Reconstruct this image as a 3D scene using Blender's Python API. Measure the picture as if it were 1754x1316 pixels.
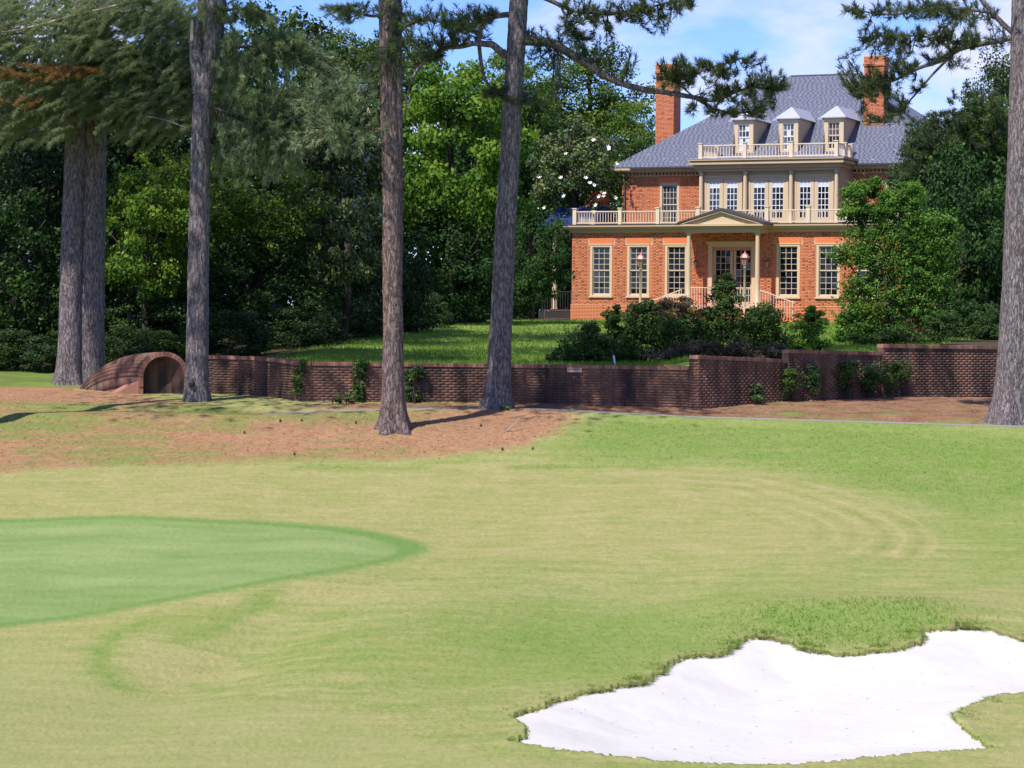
import bpy, math, random
import numpy as np
from mathutils import Vector, Matrix
random.seed(7); RNG = np.random.default_rng(7)
for o in list(bpy.data.objects): bpy.data.objects.remove(o)
SC = bpy.context.scene; COL = SC.collection

# ------------------------------------------------------------------ camera
FPX, CX, H0, ROLL = 4300.0, 877.0, 548.0, 0.0096
cam_d = bpy.data.cameras.new('camera'); cam = bpy.data.objects.new('camera', cam_d); COL.objects.link(cam)
cam_d.sensor_width = 36; cam_d.lens = FPX / 1754 * 36
cam_d.shift_y = -(658 - H0) / 1754; cam_d.clip_start = 0.5; cam_d.clip_end = 3000
cr, sr = math.cos(ROLL), math.sin(ROLL)
cam.matrix_world = Matrix(((cr, -sr, 0, 0), (0, 0, -1, 0), (sr, cr, 0, 0), (0, 0, 0, 1)))
SC.camera = cam
# ------------------------------------------------------------------ light
SUN_AZ, SUN_EL = math.radians(40), math.radians(54)      # azimuth measured to the left of straight behind the camera
to_sun = Vector((-math.sin(SUN_AZ) * math.cos(SUN_EL), -math.cos(SUN_AZ) * math.cos(SUN_EL), math.sin(SUN_EL)))
sun_d = bpy.data.lights.new('sun', 'SUN'); sun_d.energy = 4.8; sun_d.angle = math.radians(0.53); sun_d.color = (1.0, 0.95, 0.87)
sun = bpy.data.objects.new('sun', sun_d); COL.objects.link(sun)
sun.rotation_euler = to_sun.to_track_quat('Z', 'Y').to_euler(); sun.location = (-40, -40, 60)
world = bpy.data.worlds.new('World'); SC.world = world; world.use_nodes = True
SC.view_settings.view_transform = 'Standard'; SC.view_settings.look = 'None'
SC.view_settings.gamma = 1.0; SC.view_settings.use_curve_mapping = False
SC.view_settings.exposure = 0.48
def build_world():
    nt = world.node_tree; N, L = nt.nodes, nt.links; N.clear()
    out = N.new('ShaderNodeOutputWorld'); bg = N.new('ShaderNodeBackground')
    sky = N.new('ShaderNodeTexSky'); sky.sky_type = 'NISHITA'; sky.sun_disc = False
    sky.sun_elevation = SUN_EL; sky.sun_rotation = math.atan2(to_sun.x, to_sun.y)
    sky.air_density = 0.8; sky.dust_density = 0.2; sky.ozone_density = 2.2; sky.altitude = 600
    tc = N.new('ShaderNodeTexCoord'); sep = N.new('ShaderNodeSeparateXYZ'); L.new(tc.outputs['Generated'], sep.inputs[0])
    mp = N.new('ShaderNodeMapping'); mp.inputs['Scale'].default_value = (6.5, 6.5, 15); mp.inputs['Location'].default_value = (0.62, 0, 0.35)
    L.new(tc.outputs['Generated'], mp.inputs[0])
    nz = N.new('ShaderNodeTexNoise'); nz.inputs['Scale'].default_value = 1.5; nz.inputs['Detail'].default_value = 7; nz.inputs['Roughness'].default_value = 0.55
    L.new(mp.outputs[0], nz.inputs['Vector'])
    rp = N.new('ShaderNodeValToRGB'); rp.color_ramp.elements[0].position = 0.47; rp.color_ramp.elements[1].position = 0.66
    def mth(op, a, b):
        k = N.new('ShaderNodeMath'); k.operation = op
        for i, v in ((0, a), (1, b)):
            if hasattr(v, 'is_linked'): L.new(v, k.inputs[i])
            else: k.inputs[i].default_value = v
        return k.outputs[0]
    # a bank of fair-weather cloud low over the house
    bx = mth('DIVIDE', mth('SUBTRACT', sep.outputs[0], .115), .075); bz = mth('DIVIDE', mth('SUBTRACT', sep.outputs[2], .123), .022)
    bank = mth('POWER', 2.718, mth('MULTIPLY', mth('ADD', mth('MULTIPLY', bx, bx), mth('MULTIPLY', bz, bz)), -1.0))
    bank = mth('MULTIPLY', bank, mth('GREATER_THAN', sep.outputs[1], 0.0))
    L.new(mth('ADD', nz.outputs['Fac'], mth('SUBTRACT', mth('MULTIPLY', bank, .17), .03)), rp.inputs[0])
    tint = N.new('ShaderNodeMix'); tint.data_type = 'RGBA'; tint.blend_type = 'MULTIPLY'; tint.inputs[0].default_value = 1.0
    L.new(sky.outputs[0], tint.inputs[6]); tint.inputs[7].default_value = (0.64, 0.77, 1.20, 1)
    mx = N.new('ShaderNodeMix'); mx.data_type = 'RGBA'
    fac = N.new('ShaderNodeMath'); fac.operation = 'MULTIPLY'; fac.inputs[1].default_value = 0.85
    L.new(rp.outputs[0], fac.inputs[0]); L.new(fac.outputs[0], mx.inputs[0])
    L.new(tint.outputs[2], mx.inputs[6]); mx.inputs[7].default_value = (5.1, 5.1, 6.5, 1)
    L.new(mx.outputs[2], bg.inputs[0]); bg.inputs[1].default_value = 0.13; L.new(bg.outputs[0], out.inputs[0])
build_world()

# ------------------------------------------------------------------ pixel <-> place
def ray(px, py):
    u, w = (px - CX) / FPX, (H0 - py) / FPX
    return np.array([u * cr - w * sr, 1.0, u * sr + w * cr])
def at(px, py, Y): return ray(px, py) * Y

# ------------------------------------------------------------------ object helpers
def link(o, parent=None):
    COL.objects.link(o)
    if parent is not None: o.parent = parent
    return o
def tag(o, label=None, cat=None, group=None, kind=None):
    if label: o['label'] = label
    if cat: o['category'] = cat
    if group: o['group'] = group
    if kind: o['kind'] = kind
    return o
def thing(name, label, cat, loc=(0, 0, 0), rz=0, group=None):
    o = bpy.data.objects.new(name, None); o.location = Vector(loc); o.rotation_euler = (0, 0, rz); o.empty_display_size = 0.2
    link(o); return tag(o, label, cat, group)
def mesh_np(name, V, faces, mat=None, tint=None, smooth=False, attrs=None, face_attr=None):
    """faces: an (M,k) int array or list of such arrays"""
    if not isinstance(faces, list): faces = [faces]
    me = bpy.data.meshes.new(name); V = np.asarray(V, np.float32)
    me.vertices.add(len(V)); me.vertices.foreach_set('co', V.ravel())
    idx = np.concatenate([f.ravel() for f in faces]).astype(np.int32)
    tot = np.concatenate([np.full(len(f), f.shape[1]) for f in faces]).astype(np.int32)
    st = np.concatenate([[0], np.cumsum(tot)[:-1]]).astype(np.int32)
    me.loops.add(len(idx)); me.loops.foreach_set('vertex_index', idx)
    me.polygons.add(len(tot)); me.polygons.foreach_set('loop_start', st); me.polygons.foreach_set('loop_total', tot)
    if smooth: me.polygons.foreach_set('use_smooth', np.ones(len(tot), bool))
    if tint is not None:
        a = me.attributes.new('tint', 'FLOAT', 'POINT'); a.data.foreach_set('value', np.asarray(tint, np.float32))
    for k, v in (attrs or {}).items():
        a = me.attributes.new(k, 'FLOAT', 'POINT'); a.data.foreach_set('value', np.asarray(v, np.float32))
    if mat: me.materials.append(mat)
    me.update(calc_edges=True); me.validate(); return me
def obj(name, me, parent=None, loc=None):
    o = bpy.data.objects.new(name, me)
    if loc is not None: o.location = Vector(loc)
    return link(o, parent)
class MB:
    """collects simple solids, then becomes one mesh"""
    def __init__(s): s.v = []; s.f = []; s.t = []
    def add(s, vs, fs, t=0.5):
        b = len(s.v); s.v += [tuple(p) for p in vs]; s.t += [t] * len(vs); s.f += [tuple(b + i for i in f) for f in fs]; return s
    def box(s, x0, x1, y0, y1, z0, z1, t=0.5):
        return s.add([(x0,y0,z0),(x1,y0,z0),(x1,y1,z0),(x0,y1,z0),(x0,y0,z1),(x1,y0,z1),(x1,y1,z1),(x0,y1,z1)],
                     [(0,3,2,1),(4,5,6,7),(0,1,5,4),(1,2,6,5),(2,3,7,6),(3,0,4,7)], t)
    def bar(s, a, b, w, h=None, t=0.5, up=(0, 0, 1)):
        a, b = Vector(a), Vector(b); h = h or w; d = (b - a).normalized(); u = Vector(up)
        if abs(d.dot(u)) > .95: u = Vector((0, 1, 0))
        r = d.cross(u).normalized() * w / 2; q = r.cross(d).normalized() * h / 2
        vs = [a - r - q, a + r - q, a + r + q, a - r + q, b - r - q, b + r - q, b + r + q, b - r + q]
        return s.add(vs, [(0,1,2,3),(7,6,5,4),(0,4,5,1),(1,5,6,2),(2,6,7,3),(3,7,4,0)], t)
    def lathe(s, c, prof, n=14, t=0.5):
        vs = []; fs = []
        for (r, z) in prof:
            for k in range(n):
                a = 2 * math.pi * (k + .5) / n; vs.append((c[0] + r * math.cos(a), c[1] + r * math.sin(a), c[2] + z))
        m = len(prof)
        for i in range(m - 1):
            for k in range(n): fs.append((i*n+k, i*n+(k+1) % n, (i+1)*n+(k+1) % n, (i+1)*n+k))
        fs.append(tuple(range(n))[::-1]); fs.append(tuple((m-1)*n + k for k in range(n)))
        return s.add(vs, fs, t)
    def prism(s, poly, a, b, axis='y', t=0.5):
        """poly in the plane square to axis, between a and b"""
        n = len(poly)
        P = {'y': lambda p, q: (p[0], q, p[1]), 'x': lambda p, q: (q, p[0], p[1]), 'z': lambda p, q: (p[0], p[1], q)}[axis]
        vs = [P(p, a) for p in poly] + [P(p, b) for p in poly]
        return s.add(vs, [tuple(range(n)), tuple(range(2*n-1, n-1, -1))] + [(i, i+n, (i+1) % n + n, (i+1) % n) for i in range(n)], t)
    def mesh(s, name, mat, smooth=False):
        me = bpy.data.meshes.new(name); me.from_pydata(s.v, [], s.f)
        a = me.attributes.new('tint', 'FLOAT', 'POINT'); a.data.foreach_set('value', np.array(s.t, np.float32))
        me.materials.append(mat)
        bm_fix(me)
        if smooth:
            for p in me.polygons: p.use_smooth = len(p.vertices) == 4
        me.update(); return me
    def build(s, name, mat, parent=None, smooth=False, loc=None): return obj(name, s.mesh(name, mat, smooth), parent, loc)
import bmesh
def bm_fix(me):
    bm = bmesh.new(); bm.from_mesh(me); bmesh.ops.recalc_face_normals(bm, faces=bm.faces); bm.to_mesh(me); bm.free()
def nrm(a): return a / np.maximum(np.linalg.norm(a, axis=-1, keepdims=True), 1e-9)

# ------------------------------------------------------------------ materials
class NB:
    def __init__(s, name):
        s.m = bpy.data.materials.new(name); s.m.use_nodes = True; s.N = s.m.node_tree.nodes; s.L = s.m.node_tree.links
        s.N.clear(); s.out = s.N.new('ShaderNodeOutputMaterial')
    def n(s, t, **kw):
        k = s.N.new('ShaderNode' + t)
        for a, b in kw.items(): setattr(k, a, b)
        return k
    def l(s, a, b): s.L.new(a, b)
    def attr(s, name): k = s.n('Attribute'); k.attribute_name = name; return k.outputs['Fac']
    def pos(s): return s.n('NewGeometry').outputs['Position']
    def noise(s, vec, scale, detail=4, rough=.55, sc=None):
        k = s.n('TexNoise'); k.inputs['Scale'].default_value = scale; k.inputs['Detail'].default_value = detail; k.inputs['Roughness'].default_value = rough
        if sc:
            mp = s.n('Mapping'); mp.inputs['Scale'].default_value = sc; s.l(vec, mp.inputs[0]); vec = mp.outputs[0]
        s.l(vec, k.inputs['Vector']); return k.outputs['Fac']
    def ramp(s, fac, stops, interp='LINEAR'):
        k = s.n('ValToRGB'); cr_ = k.color_ramp; cr_.interpolation = interp
        while len(cr_.elements) < len(stops): cr_.elements.new(.5)
        for e, (p, c) in zip(cr_.elements, stops):
            e.position = p; e.color = (*c, 1) if isinstance(c, tuple) else (c, c, c, 1)
        s.l(fac, k.inputs[0]); return k.outputs[0]
    def mix(s, fac, a, b, mode='MIX'):
        k = s.n('Mix', data_type='RGBA', blend_type=mode)
        for i, v in ((0, fac), (6, a), (7, b)):
            if hasattr(v, 'is_linked'): s.l(v, k.inputs[i])
            elif i == 0: k.inputs[0].default_value = v
            else: k.inputs[i].default_value = (*v, 1)
        return k.outputs[2]
    def math(s, op, a, b=0.0, clamp=False):
        k = s.n('Math', operation=op); k.use_clamp = clamp
        for i, v in ((0, a), (1, b)):
            if hasattr(v, 'is_linked'): s.l(v, k.inputs[i])
            else: k.inputs[i].default_value = v
        return k.outputs[0]
    def bsdf(s, col, rough=.8, bump=None, bstr=.3, bdist=.02, spec=.3, **kw):
        b = s.n('BsdfPrincipled')
        if hasattr(col, 'is_linked'): s.l(col, b.inputs['Base Color'])
        else: b.inputs['Base Color'].default_value = (*col, 1)
        if hasattr(rough, 'is_linked'): s.l(rough, b.inputs['Roughness'])
        else: b.inputs['Roughness'].default_value = rough
        b.inputs['Specular IOR Level'].default_value = spec
        for k, v in kw.items(): b.inputs[k].default_value = v
        if bump is not None:
            k = s.n('Bump'); k.inputs['Strength'].default_value = bstr; k.inputs['Distance'].default_value = bdist
            s.l(bump, k.inputs['Height']); s.l(k.outputs[0], b.inputs['Normal'])
        s.l(b.outputs[0], s.out.inputs[0]); return s.m

def mat_simple(name, col, rough=.7, var=.15, scale=3, spec=.3, metal=0.0, bstr=.15):
    b = NB(name); p = b.pos(); f = b.noise(p, scale, 5); f2 = b.noise(p, scale * 9, 3)
    c = b.mix(b.math('MULTIPLY', b.math('ADD', f, f2), .5), tuple(x * (1 - var * 1.6) for x in col), tuple(min(1, x * (1 + var * 1.6)) for x in col))
    return b.bsdf(c, rough, f2, bstr, .01, spec, Metallic=metal)
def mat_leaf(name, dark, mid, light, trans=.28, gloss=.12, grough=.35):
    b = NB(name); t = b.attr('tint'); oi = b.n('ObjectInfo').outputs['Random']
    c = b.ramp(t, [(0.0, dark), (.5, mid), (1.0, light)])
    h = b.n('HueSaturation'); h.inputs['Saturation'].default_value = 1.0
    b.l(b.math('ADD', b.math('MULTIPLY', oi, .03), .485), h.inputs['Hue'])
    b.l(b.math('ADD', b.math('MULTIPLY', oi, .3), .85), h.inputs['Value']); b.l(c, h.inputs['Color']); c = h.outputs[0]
    d = b.n('BsdfDiffuse'); b.l(c, d.inputs[0]); tr = b.n('BsdfTranslucent')
    b.l(b.mix(1.0, c, (1.25, 1.3, .55), 'MULTIPLY'), tr.inputs[0])
    m1 = b.n('MixShader'); m1.inputs[0].default_value = trans; b.l(d.outputs[0], m1.inputs[1]); b.l(tr.outputs[0], m1.inputs[2])
    g = b.n('BsdfGlossy'); g.inputs['Roughness'].default_value = grough; g.inputs[0].default_value = (.8, .85, .8, 1)
    m2 = b.n('MixShader'); fr = b.n('LayerWeight'); fr.inputs[0].default_value = .25
    b.l(b.math('MULTIPLY', fr.outputs['Fresnel'], gloss * 3), m2.inputs[0]); b.l(m1.outputs[0], m2.inputs[1]); b.l(g.outputs[0], m2.inputs[2])
    b.l(m2.outputs[0], b.out.inputs[0]); return b.m
def mat_brick(name, stops, dirt=.0, dirtcol=(.03, .026, .026), scale=20):
    b = NB(name); t = b.attr('tint'); p = b.pos()
    c = b.ramp(t, stops); f = b.noise(p, scale, 4); c = b.mix(b.math('MULTIPLY', f, .22), c, (.16, .06, .04))
    f3 = b.noise(p, .45, 3); c = b.mix(b.math('MULTIPLY', f3, .25), c, (.5, .24, .15))
    if dirt:
        s1 = b.noise(p, 1.0, 5, .6, (2.2, 2.2, .22)); s2 = b.noise(p, .8, 5, .65)
        d = b.ramp(b.math('ADD', b.math('MULTIPLY', s1, .75), b.math('MULTIPLY', s2, .35)), [(.44, 0.0), (.66, 1.0)])
        c = b.mix(b.math('MULTIPLY', d, dirt), c, dirtcol)
        w = b.ramp(b.noise(p, 1.3, 5, .7, (1, 1, .6)), [(.60, 0.0), (.75, 1.0)]); c = b.mix(b.math('MULTIPLY', w, .35), c, (.36, .30, .27))
        y = b.ramp(b.noise(p, .9, 3, .5, (3.5, 3.5, .05)), [(.66, 0.0), (.72, 1.0)]); c = b.mix(b.math('MULTIPLY', y, .5), c, (.26, .17, .05))
    return b.bsdf(c, .9, f, .25, .01, .15)
M = {}
HB = [(0.0, (.11, .045, .036)), (.18, (.19, .066, .045)), (.3, (.47, .135, .058)), (.6, (.61, .18, .072)), (.85, (.66, .22, .092)), (1.0, (.68, .20, .078))]
M['house_brick'] = mat_brick('house_brick', HB)
M['arch_brick'] = mat_simple('rubbed_brick', (.67, .195, .075), .9, .12, 9)
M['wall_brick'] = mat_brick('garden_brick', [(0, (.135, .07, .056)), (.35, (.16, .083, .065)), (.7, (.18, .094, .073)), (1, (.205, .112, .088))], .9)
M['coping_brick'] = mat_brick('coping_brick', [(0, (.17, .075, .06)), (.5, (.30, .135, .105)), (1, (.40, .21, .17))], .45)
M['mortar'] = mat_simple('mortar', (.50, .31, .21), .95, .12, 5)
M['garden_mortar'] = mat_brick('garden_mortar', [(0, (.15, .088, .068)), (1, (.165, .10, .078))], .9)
M['trim'] = mat_simple('beige_paint', (.55, .42, .275), .6, .05, 2.5)
M['trim_dark'] = mat_simple('tan_paint', (.48, .355, .225), .6, .06, 2.5)
M['white_muntin'] = mat_simple('white_paint', (.78, .78, .80), .5, .04, 3)
M['muntin'] = mat_simple('cream_paint', (.64, .52, .375), .5, .05, 3)
M['iron_cream'] = mat_simple('cream_iron', (.62, .50, .40), .55, .06, 4)
M['copper'] = mat_simple('pink_copper', (.52, .21, .19), .45, .2, 8, .5, .25)
M['rust'] = mat_simple('rusty_copper', (.26, .10, .075), .5, .25, 8, .5, .2)
M['lantern_glass'] = mat_simple('frosted_glass', (.30, .21, .17), .15, .1, 6, .6)
M['dark_metal'] = mat_simple('dark_metal', (.03, .03, .035), .5, .2, 5)
M['pipe'] = mat_simple('brown_downpipe', (.12, .06, .05), .5, .2, 5)
M['flash'] = mat_simple('copper_flashing', (.24, .13, .10), .5, .2, 4)
M['blue_roof'] = mat_simple('blue_slate_paint', (.025, .045, .17), .45, .25, 4)
M['roof_edge'] = mat_simple('dark_slate_edge', (.06, .05, .055), .6, .2, 5)
M['concrete'] = mat_simple('grey_concrete', (.20, .19, .19), .9, .15, 2)
M['stake'] = mat_simple('white_stake', (.75, .76, .8), .4, .05, 4)
M['black_tip'] = mat_simple('black_rubber', (.02, .02, .03), .4, .1, 4)
M['plaque'] = mat_simple('pinkish_plaque', (.50, .36, .34), .6, .1, 7)
M['plaque_red'] = mat_simple('plaque_red', (.40, .13, .12), .6, .1, 7)
M['twig'] = mat_simple('grey_twig', (.30, .27, .24), .9, .2, 8)
M['soil'] = mat_simple('dark_leaf_litter', (.10, .075, .05), .95, .35, 2.5)  # plain dark brown litter colour
def mat_glass():
    b = NB('window_glass'); t = b.attr('tint'); p = b.pos()
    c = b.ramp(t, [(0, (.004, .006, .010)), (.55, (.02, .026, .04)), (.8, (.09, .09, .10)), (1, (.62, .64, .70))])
    return b.bsdf(c, .05, b.noise(p, 2.2, 2), .1, .02, .5)
M['glass'] = mat_glass()
def mat_slate():
    b = NB('slate'); t = b.attr('tint'); p = b.pos(); f = b.noise(p, 7, 5)
    c = b.ramp(t, [(0, (.132, .142, .195)), (.5, (.138, .149, .204)), (.9, (.146, .157, .213)), (.965, (.175, .187, .245)), (1, (.24, .25, .31))])
    c = b.mix(b.math('MULTIPLY', f, .4), c, (.11, .11, .155))
    return b.bsdf(c, .55, f, .06, .005, .35)
M['slate'] = mat_slate()
def mat_lead():
    return mat_simple('pale_lead_slate', (.36, .37, .44), .45, .2, 6, .5)
M['lead'] = mat_lead()
def mat_bark(name, plate_d, plate_l, sx=7.0, sz=2.4):
    b = NB(name); p = b.pos()
    n1 = b.noise(p, 1.0, 5, .58, (sx * 1.9, sx * 1.9, sz * .8)); n2 = b.noise(p, 1.0, 4, .6, (sx * 5, sx * 5, sz * 2.6))
    rid = b.math('ABSOLUTE', b.math('SUBTRACT', n1, .5)); rid2 = b.math('ABSOLUTE', b.math('SUBTRACT', n2, .5))
    crack = b.math('MULTIPLY', b.ramp(rid, [(.0, .0), (.035, .55), (.10, 1.0)]), b.ramp(rid2, [(.0, .45), (.06, 1.0)]))
    fine = b.noise(p, 30, 5, .7, (1, 1, .35)); big = b.noise(p, 1.3, 5, .6, (1, 1, .5))
    c = b.mix(fine, plate_d, plate_l); c = b.mix(b.math('MULTIPLY', n2, .5), c, plate_l)
    c = b.mix(b.ramp(big, [(.4, 0.0), (.7, .55)]), c, (plate_l[0] * .95, plate_l[1] * .72, plate_l[2] * .66))
    c = b.mix(b.math('SUBTRACT', 1.0, crack), c, (plate_d[0] * .38, plate_d[1] * .36, plate_d[2] * .36))
    h = b.math('ADD', crack, b.math('MULTIPLY', fine, .35))
    return b.bsdf(c, .95, h, .8, .03, .1)
M['bark'] = mat_bark('pine_bark', (.14, .10, .095), (.35, .275, .262), 6, 3.6)
M['bark_grey'] = mat_bark('grey_bark', (.155, .135, .142), (.38, .34, .355), 7, 3.6)
M['bark_dark'] = mat_simple('dark_bark', (.055, .042, .036), .95, .3, 5)
M['broken_wood'] = mat_simple('splintered_wood', (.48, .36, .26), .9, .2, 9)
M['maple'] = mat_leaf('maple_leaf', (.045, .10, .014), (.125, .215, .028), (.27, .34, .055), .36, .02)
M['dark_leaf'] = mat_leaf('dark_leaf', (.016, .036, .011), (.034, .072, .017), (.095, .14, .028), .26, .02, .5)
M['magnolia'] = mat_leaf('magnolia_leaf', (.015, .032, .012), (.085, .115, .03), (.29, .25, .09), .2, .06, .4)
M['evergreen'] = mat_leaf('evergreen_leaf', (.022, .045, .02), (.042, .08, .03), (.11, .15, .045), .22, .02, .5)
M['oak'] = mat_leaf('oak_leaf', (.04, .085, .015), (.10, .17, .026), (.23, .27, .055), .33, .02)
M['needle'] = mat_leaf('pine_needle', (.034, .056, .034), (.075, .108, .052), (.165, .195, .085), .28, .05)
M['cedar'] = mat_leaf('cedar_spray', (.15, .20, .12), (.245, .31, .185), (.34, .395, .25), .45, .01)
M['dead_needle'] = mat_leaf('brown_needle', (.15, .085, .035), (.24, .135, .055), (.31, .20, .09), .3, .01)
M['young_leaf'] = mat_leaf('young_tree_leaf', (.03, .07, .014), (.075, .155, .025), (.20, .29, .05), .33, .02)
M['shrub_leaf'] = mat_leaf('shrub_leaf', (.02, .045, .012), (.05, .095, .022), (.12, .17, .04), .25, .03)
M['dry_vine'] = mat_leaf('dry_vine_leaf', (.045, .03, .022), (.085, .06, .042), (.17, .13, .09), .15, .02)
M['ivy'] = mat_leaf('ivy_leaf', (.02, .05, .015), (.045, .105, .022), (.13, .22, .045), .2, .08)
M['blossom'] = mat_simple('white_blossom', (.85, .82, .74), .6, .05, 5)
M['red_bloom'] = mat_leaf('red_bloom', (.22, .02, .04), (.40, .035, .07), (.5, .1, .12), .2, .02)

# ------------------------------------------------------------------ terrain
_py = np.array([20, 28, 36, 41, 46, 54, 60, 63.5, 66, 68.5, 75, 90, 120, 420.])
_pz = np.array([-7.6, -7.0, -6.45, -6.1, -5.5, -4.46, -3.55, -2.78, -2.45, -2.28, -2.0, -1.7, -1.0, -.4])
_gy = np.linspace(10, 420, 4101); _gz = np.interp(_gy, _py, _pz)
_k = np.exp(-np.linspace(-2.5, 2.5, 31) ** 2); _k /= _k.sum(); _gz = np.convolve(np.pad(_gz, 15, mode='edge'), _k, mode='valid')
def prof(Y): return np.interp(Y, _gy, _gz)
def zl0(X, Y):
    X = np.asarray(X, float); Y = np.asarray(Y, float)
    z = prof(Y) + .05 * np.sin(X * .55 + Y * .21) * np.clip((62 - Y) / 10, 0, 1) + .03 * np.sin(X * 1.3 - Y * .5 + 1) * np.clip((64 - Y) / 10, 0, 1)
    z = z + .26 * np.exp(-((X - 6.5) / 2.4) ** 2 - ((Y - 46.6) / 1.1) ** 2)          # mound behind the bunker
    z = z - .22 * np.exp(-((X + 4.6 - (Y - 44) * .3) / 1.1) ** 2 - ((Y - 43.5) / 3.2) ** 2)   # swale below the green
    z = z + .10 * np.exp(-((X + 3.2) / 2.2) ** 2 - ((Y - 63.3) / 1.3) ** 2)
    return z
def hit0(px, py, zf=zl0, y0=26.0, y1=130.0):
    d = ray(px, py); Y = np.linspace(y0, y1, 3000); dz = d[2] * Y - zf(d[0] * Y, Y)
    i = int(np.argmax(dz < 0)) if (dz < 0).any() else len(Y) - 1
    if i > 0:
        a, b = dz[i - 1], dz[i]; Yh = Y[i - 1] + (Y[i] - Y[i - 1]) * a / (a - b) if a != b else Y[i]
    else: Yh = Y[0]
    return np.array([d[0] * Yh, Yh, d[2] * Yh])
def polyd(P, X, Y, closed=True):
    """distance to polyline, inside test, arc parameter"""
    P = np.asarray(P)[:, :2]; Q = np.roll(P, -1, 0) if closed else P[1:]; A = P if closed else P[:-1]
    best = np.full(X.shape, 1e9); ins = np.zeros(X.shape, bool)
    for (ax, ay), (bx, by) in zip(A, Q):
        dx, dy = bx - ax, by - ay; t = np.clip(((X - ax) * dx + (Y - ay) * dy) / (dx * dx + dy * dy + 1e-9), 0, 1)
        best = np.minimum(best, np.hypot(X - ax - t * dx, Y - ay - t * dy))
        if closed:
            c = (ay > Y) != (by > Y); ins ^= c & (X < (bx - ax) * (Y - ay) / (by - ay + 1e-12) + ax)
    return best, ins
def smooth_closed(P, k=4):
    P = np.asarray(P, float); n = len(P); out = []
    for i in range(n):
        p0, p1, p2, p3 = P[i - 1], P[i], P[(i + 1) % n], P[(i + 2) % n]
        for t in np.linspace(0, 1, k, endpoint=False):
            out.append(.5 * (2 * p1 + (p2 - p0) * t + (2 * p0 - 5 * p1 + 4 * p2 - p3) * t * t + (3 * p1 - p0 - 3 * p2 + p3) * t ** 3))
    return np.array(out)
def ground_poly(pts, k=4):
    P = np.array([hit0(*p)[:2] for p in pts]); return smooth_closed(P, k) if k > 1 else P
PATH = np.array([hit0(*p)[:2] for p in [(452, 709.5), (480, 708.5), (640, 703), (760, 699), (880, 699), (1000, 705), (1200, 714.5), (1450, 722), (1754, 731), (1950, 737)]])
PATHZ = zl0(PATH[:, 0], PATH[:, 1])
def path_z(X): return np.interp(X, PATH[:, 0], PATHZ)
def zl(X, Y):
    z = zl0(X, Y); dy = np.abs(np.asarray(Y) - np.interp(X, PATH[:, 0], PATH[:, 1]))
    w = np.clip((1.5 - dy) / .8, 0, 1); w = w * w * (3 - 2 * w)
    return z * (1 - w) + path_z(X) * w
def hit(px, py): return hit0(px, py, zl)
BUNKER = ground_poly([(872,1268),(905,1256),(893,1236),(876,1226),(930,1208),(1000,1185),(1060,1175),(1110,1165),(1160,1130),(1200,1122),(1240,1118),(1270,1098),(1310,1090),(1345,1099),(1400,1114),
    (1440,1120),(1500,1115),(1545,1108),(1580,1098),(1590,1080),(1636,1072),(1643,1060),(1652,1075),(1700,1078),(1754,1095),(1850,1105),(1950,1140),(1850,1180),(1754,1186),
    (1690,1198),(1650,1213),(1638,1222),(1650,1245),(1690,1275),(1715,1281),(1600,1288),(1500,1298),(1400,1307),(1300,1311),(1150,1305),(1000,1290),(900,1275)], 9)
def ragged(P, r, amp):
    t = np.roll(P, -1, 0) - np.roll(P, 1, 0); t /= np.maximum(np.linalg.norm(t, axis=1, keepdims=True), 1e-6); q = np.cumsum(np.linalg.norm(P - np.roll(P, 1, 0), axis=1))
    d = amp * (np.sin(q * 3.1 + 1) * .5 + np.sin(q * 7.3) * .6 + np.sin(q * 15.1 + 2) * .45 + np.sin(q * 29. + .5) * .35) * np.where(P[:, 1] > 39.5, 1, .45)
    return P + np.stack([t[:, 1], -t[:, 0]], 1) * d[:, None]
BUNKER = ragged(BUNKER, 0, .06)
GREEN = ground_poly([(-400,900),(-150,894),(0,895),(150,890),(300,893),(450,900),(560,910),(640,924),(682,941),(650,958),(560,975),(470,990),(350,1012),(200,1040),(100,1057),(0,1068),(-200,1090),(-400,1100)])
COLLAR = ground_poly([(-400,893),(-150,887),(0,889),(150,884),(300,887),(450,893),(560,901),(660,914),(735,937),(690,958),(590,979),(480,997),(350,1019),(200,1047),(100,1064),(0,1076),(-200,1098),(-400,1108)])
APRON = ground_poly([(-300,800),(200,800),(500,800),(700,800),(1000,800),(1250,804),(1350,818),(1450,843),(1530,872),(1590,903),(1608,930),(1590,958),(1530,980),(1420,990),(1200,988),(877,985),(600,1010),(300,1080),(-300,1180)])
LOWFAIR = ground_poly([(-300,1080),(60,1110),(170,1170),(300,1200),(560,1215),(640,1238),(720,1270),(860,1300),(1000,1318),(1000,1400),(-300,1400)])
STRAW = ground_poly([(-200,668),(60,664),(200,672),(330,690),(420,697),(480,704),(640,706),(760,704),(880,702),(990,706),(965,735),(930,752),(900,764),(820,776),(700,788),(560,790),(400,795),(200,798),(-200,798)])
BANK = ground_poly([(480,697),(640,697),(880,696),(1010,703),(1200,713),(1330,718),(1450,719),(1700,722),(1754,712),(1700,670),(1500,676),(1350,690),(1195,694),(900,690),(640,692)], 1)
ROUGHSTRIP = ground_poly([(995,709),(1200,718),(1450,726),(1754,735),(1950,740),(1950,1010),(1754,1010),(1660,985),(1625,950),(1618,918),(1590,890),(1530,862),(1480,838),(1300,803),(1000,795),(960,770),(965,742)])
SWALES = [np.array([hit0(*p)[:2] for p in L_]) for L_ in ([(468,1012),(430,1045),(370,1078),(308,1096)], [(252,1066),(200,1085),(165,1120),(170,1150),(212,1178)], [(520,800),(640,801),(720,802)], [(880,801),(1010,800),(1120,799)])]

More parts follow.
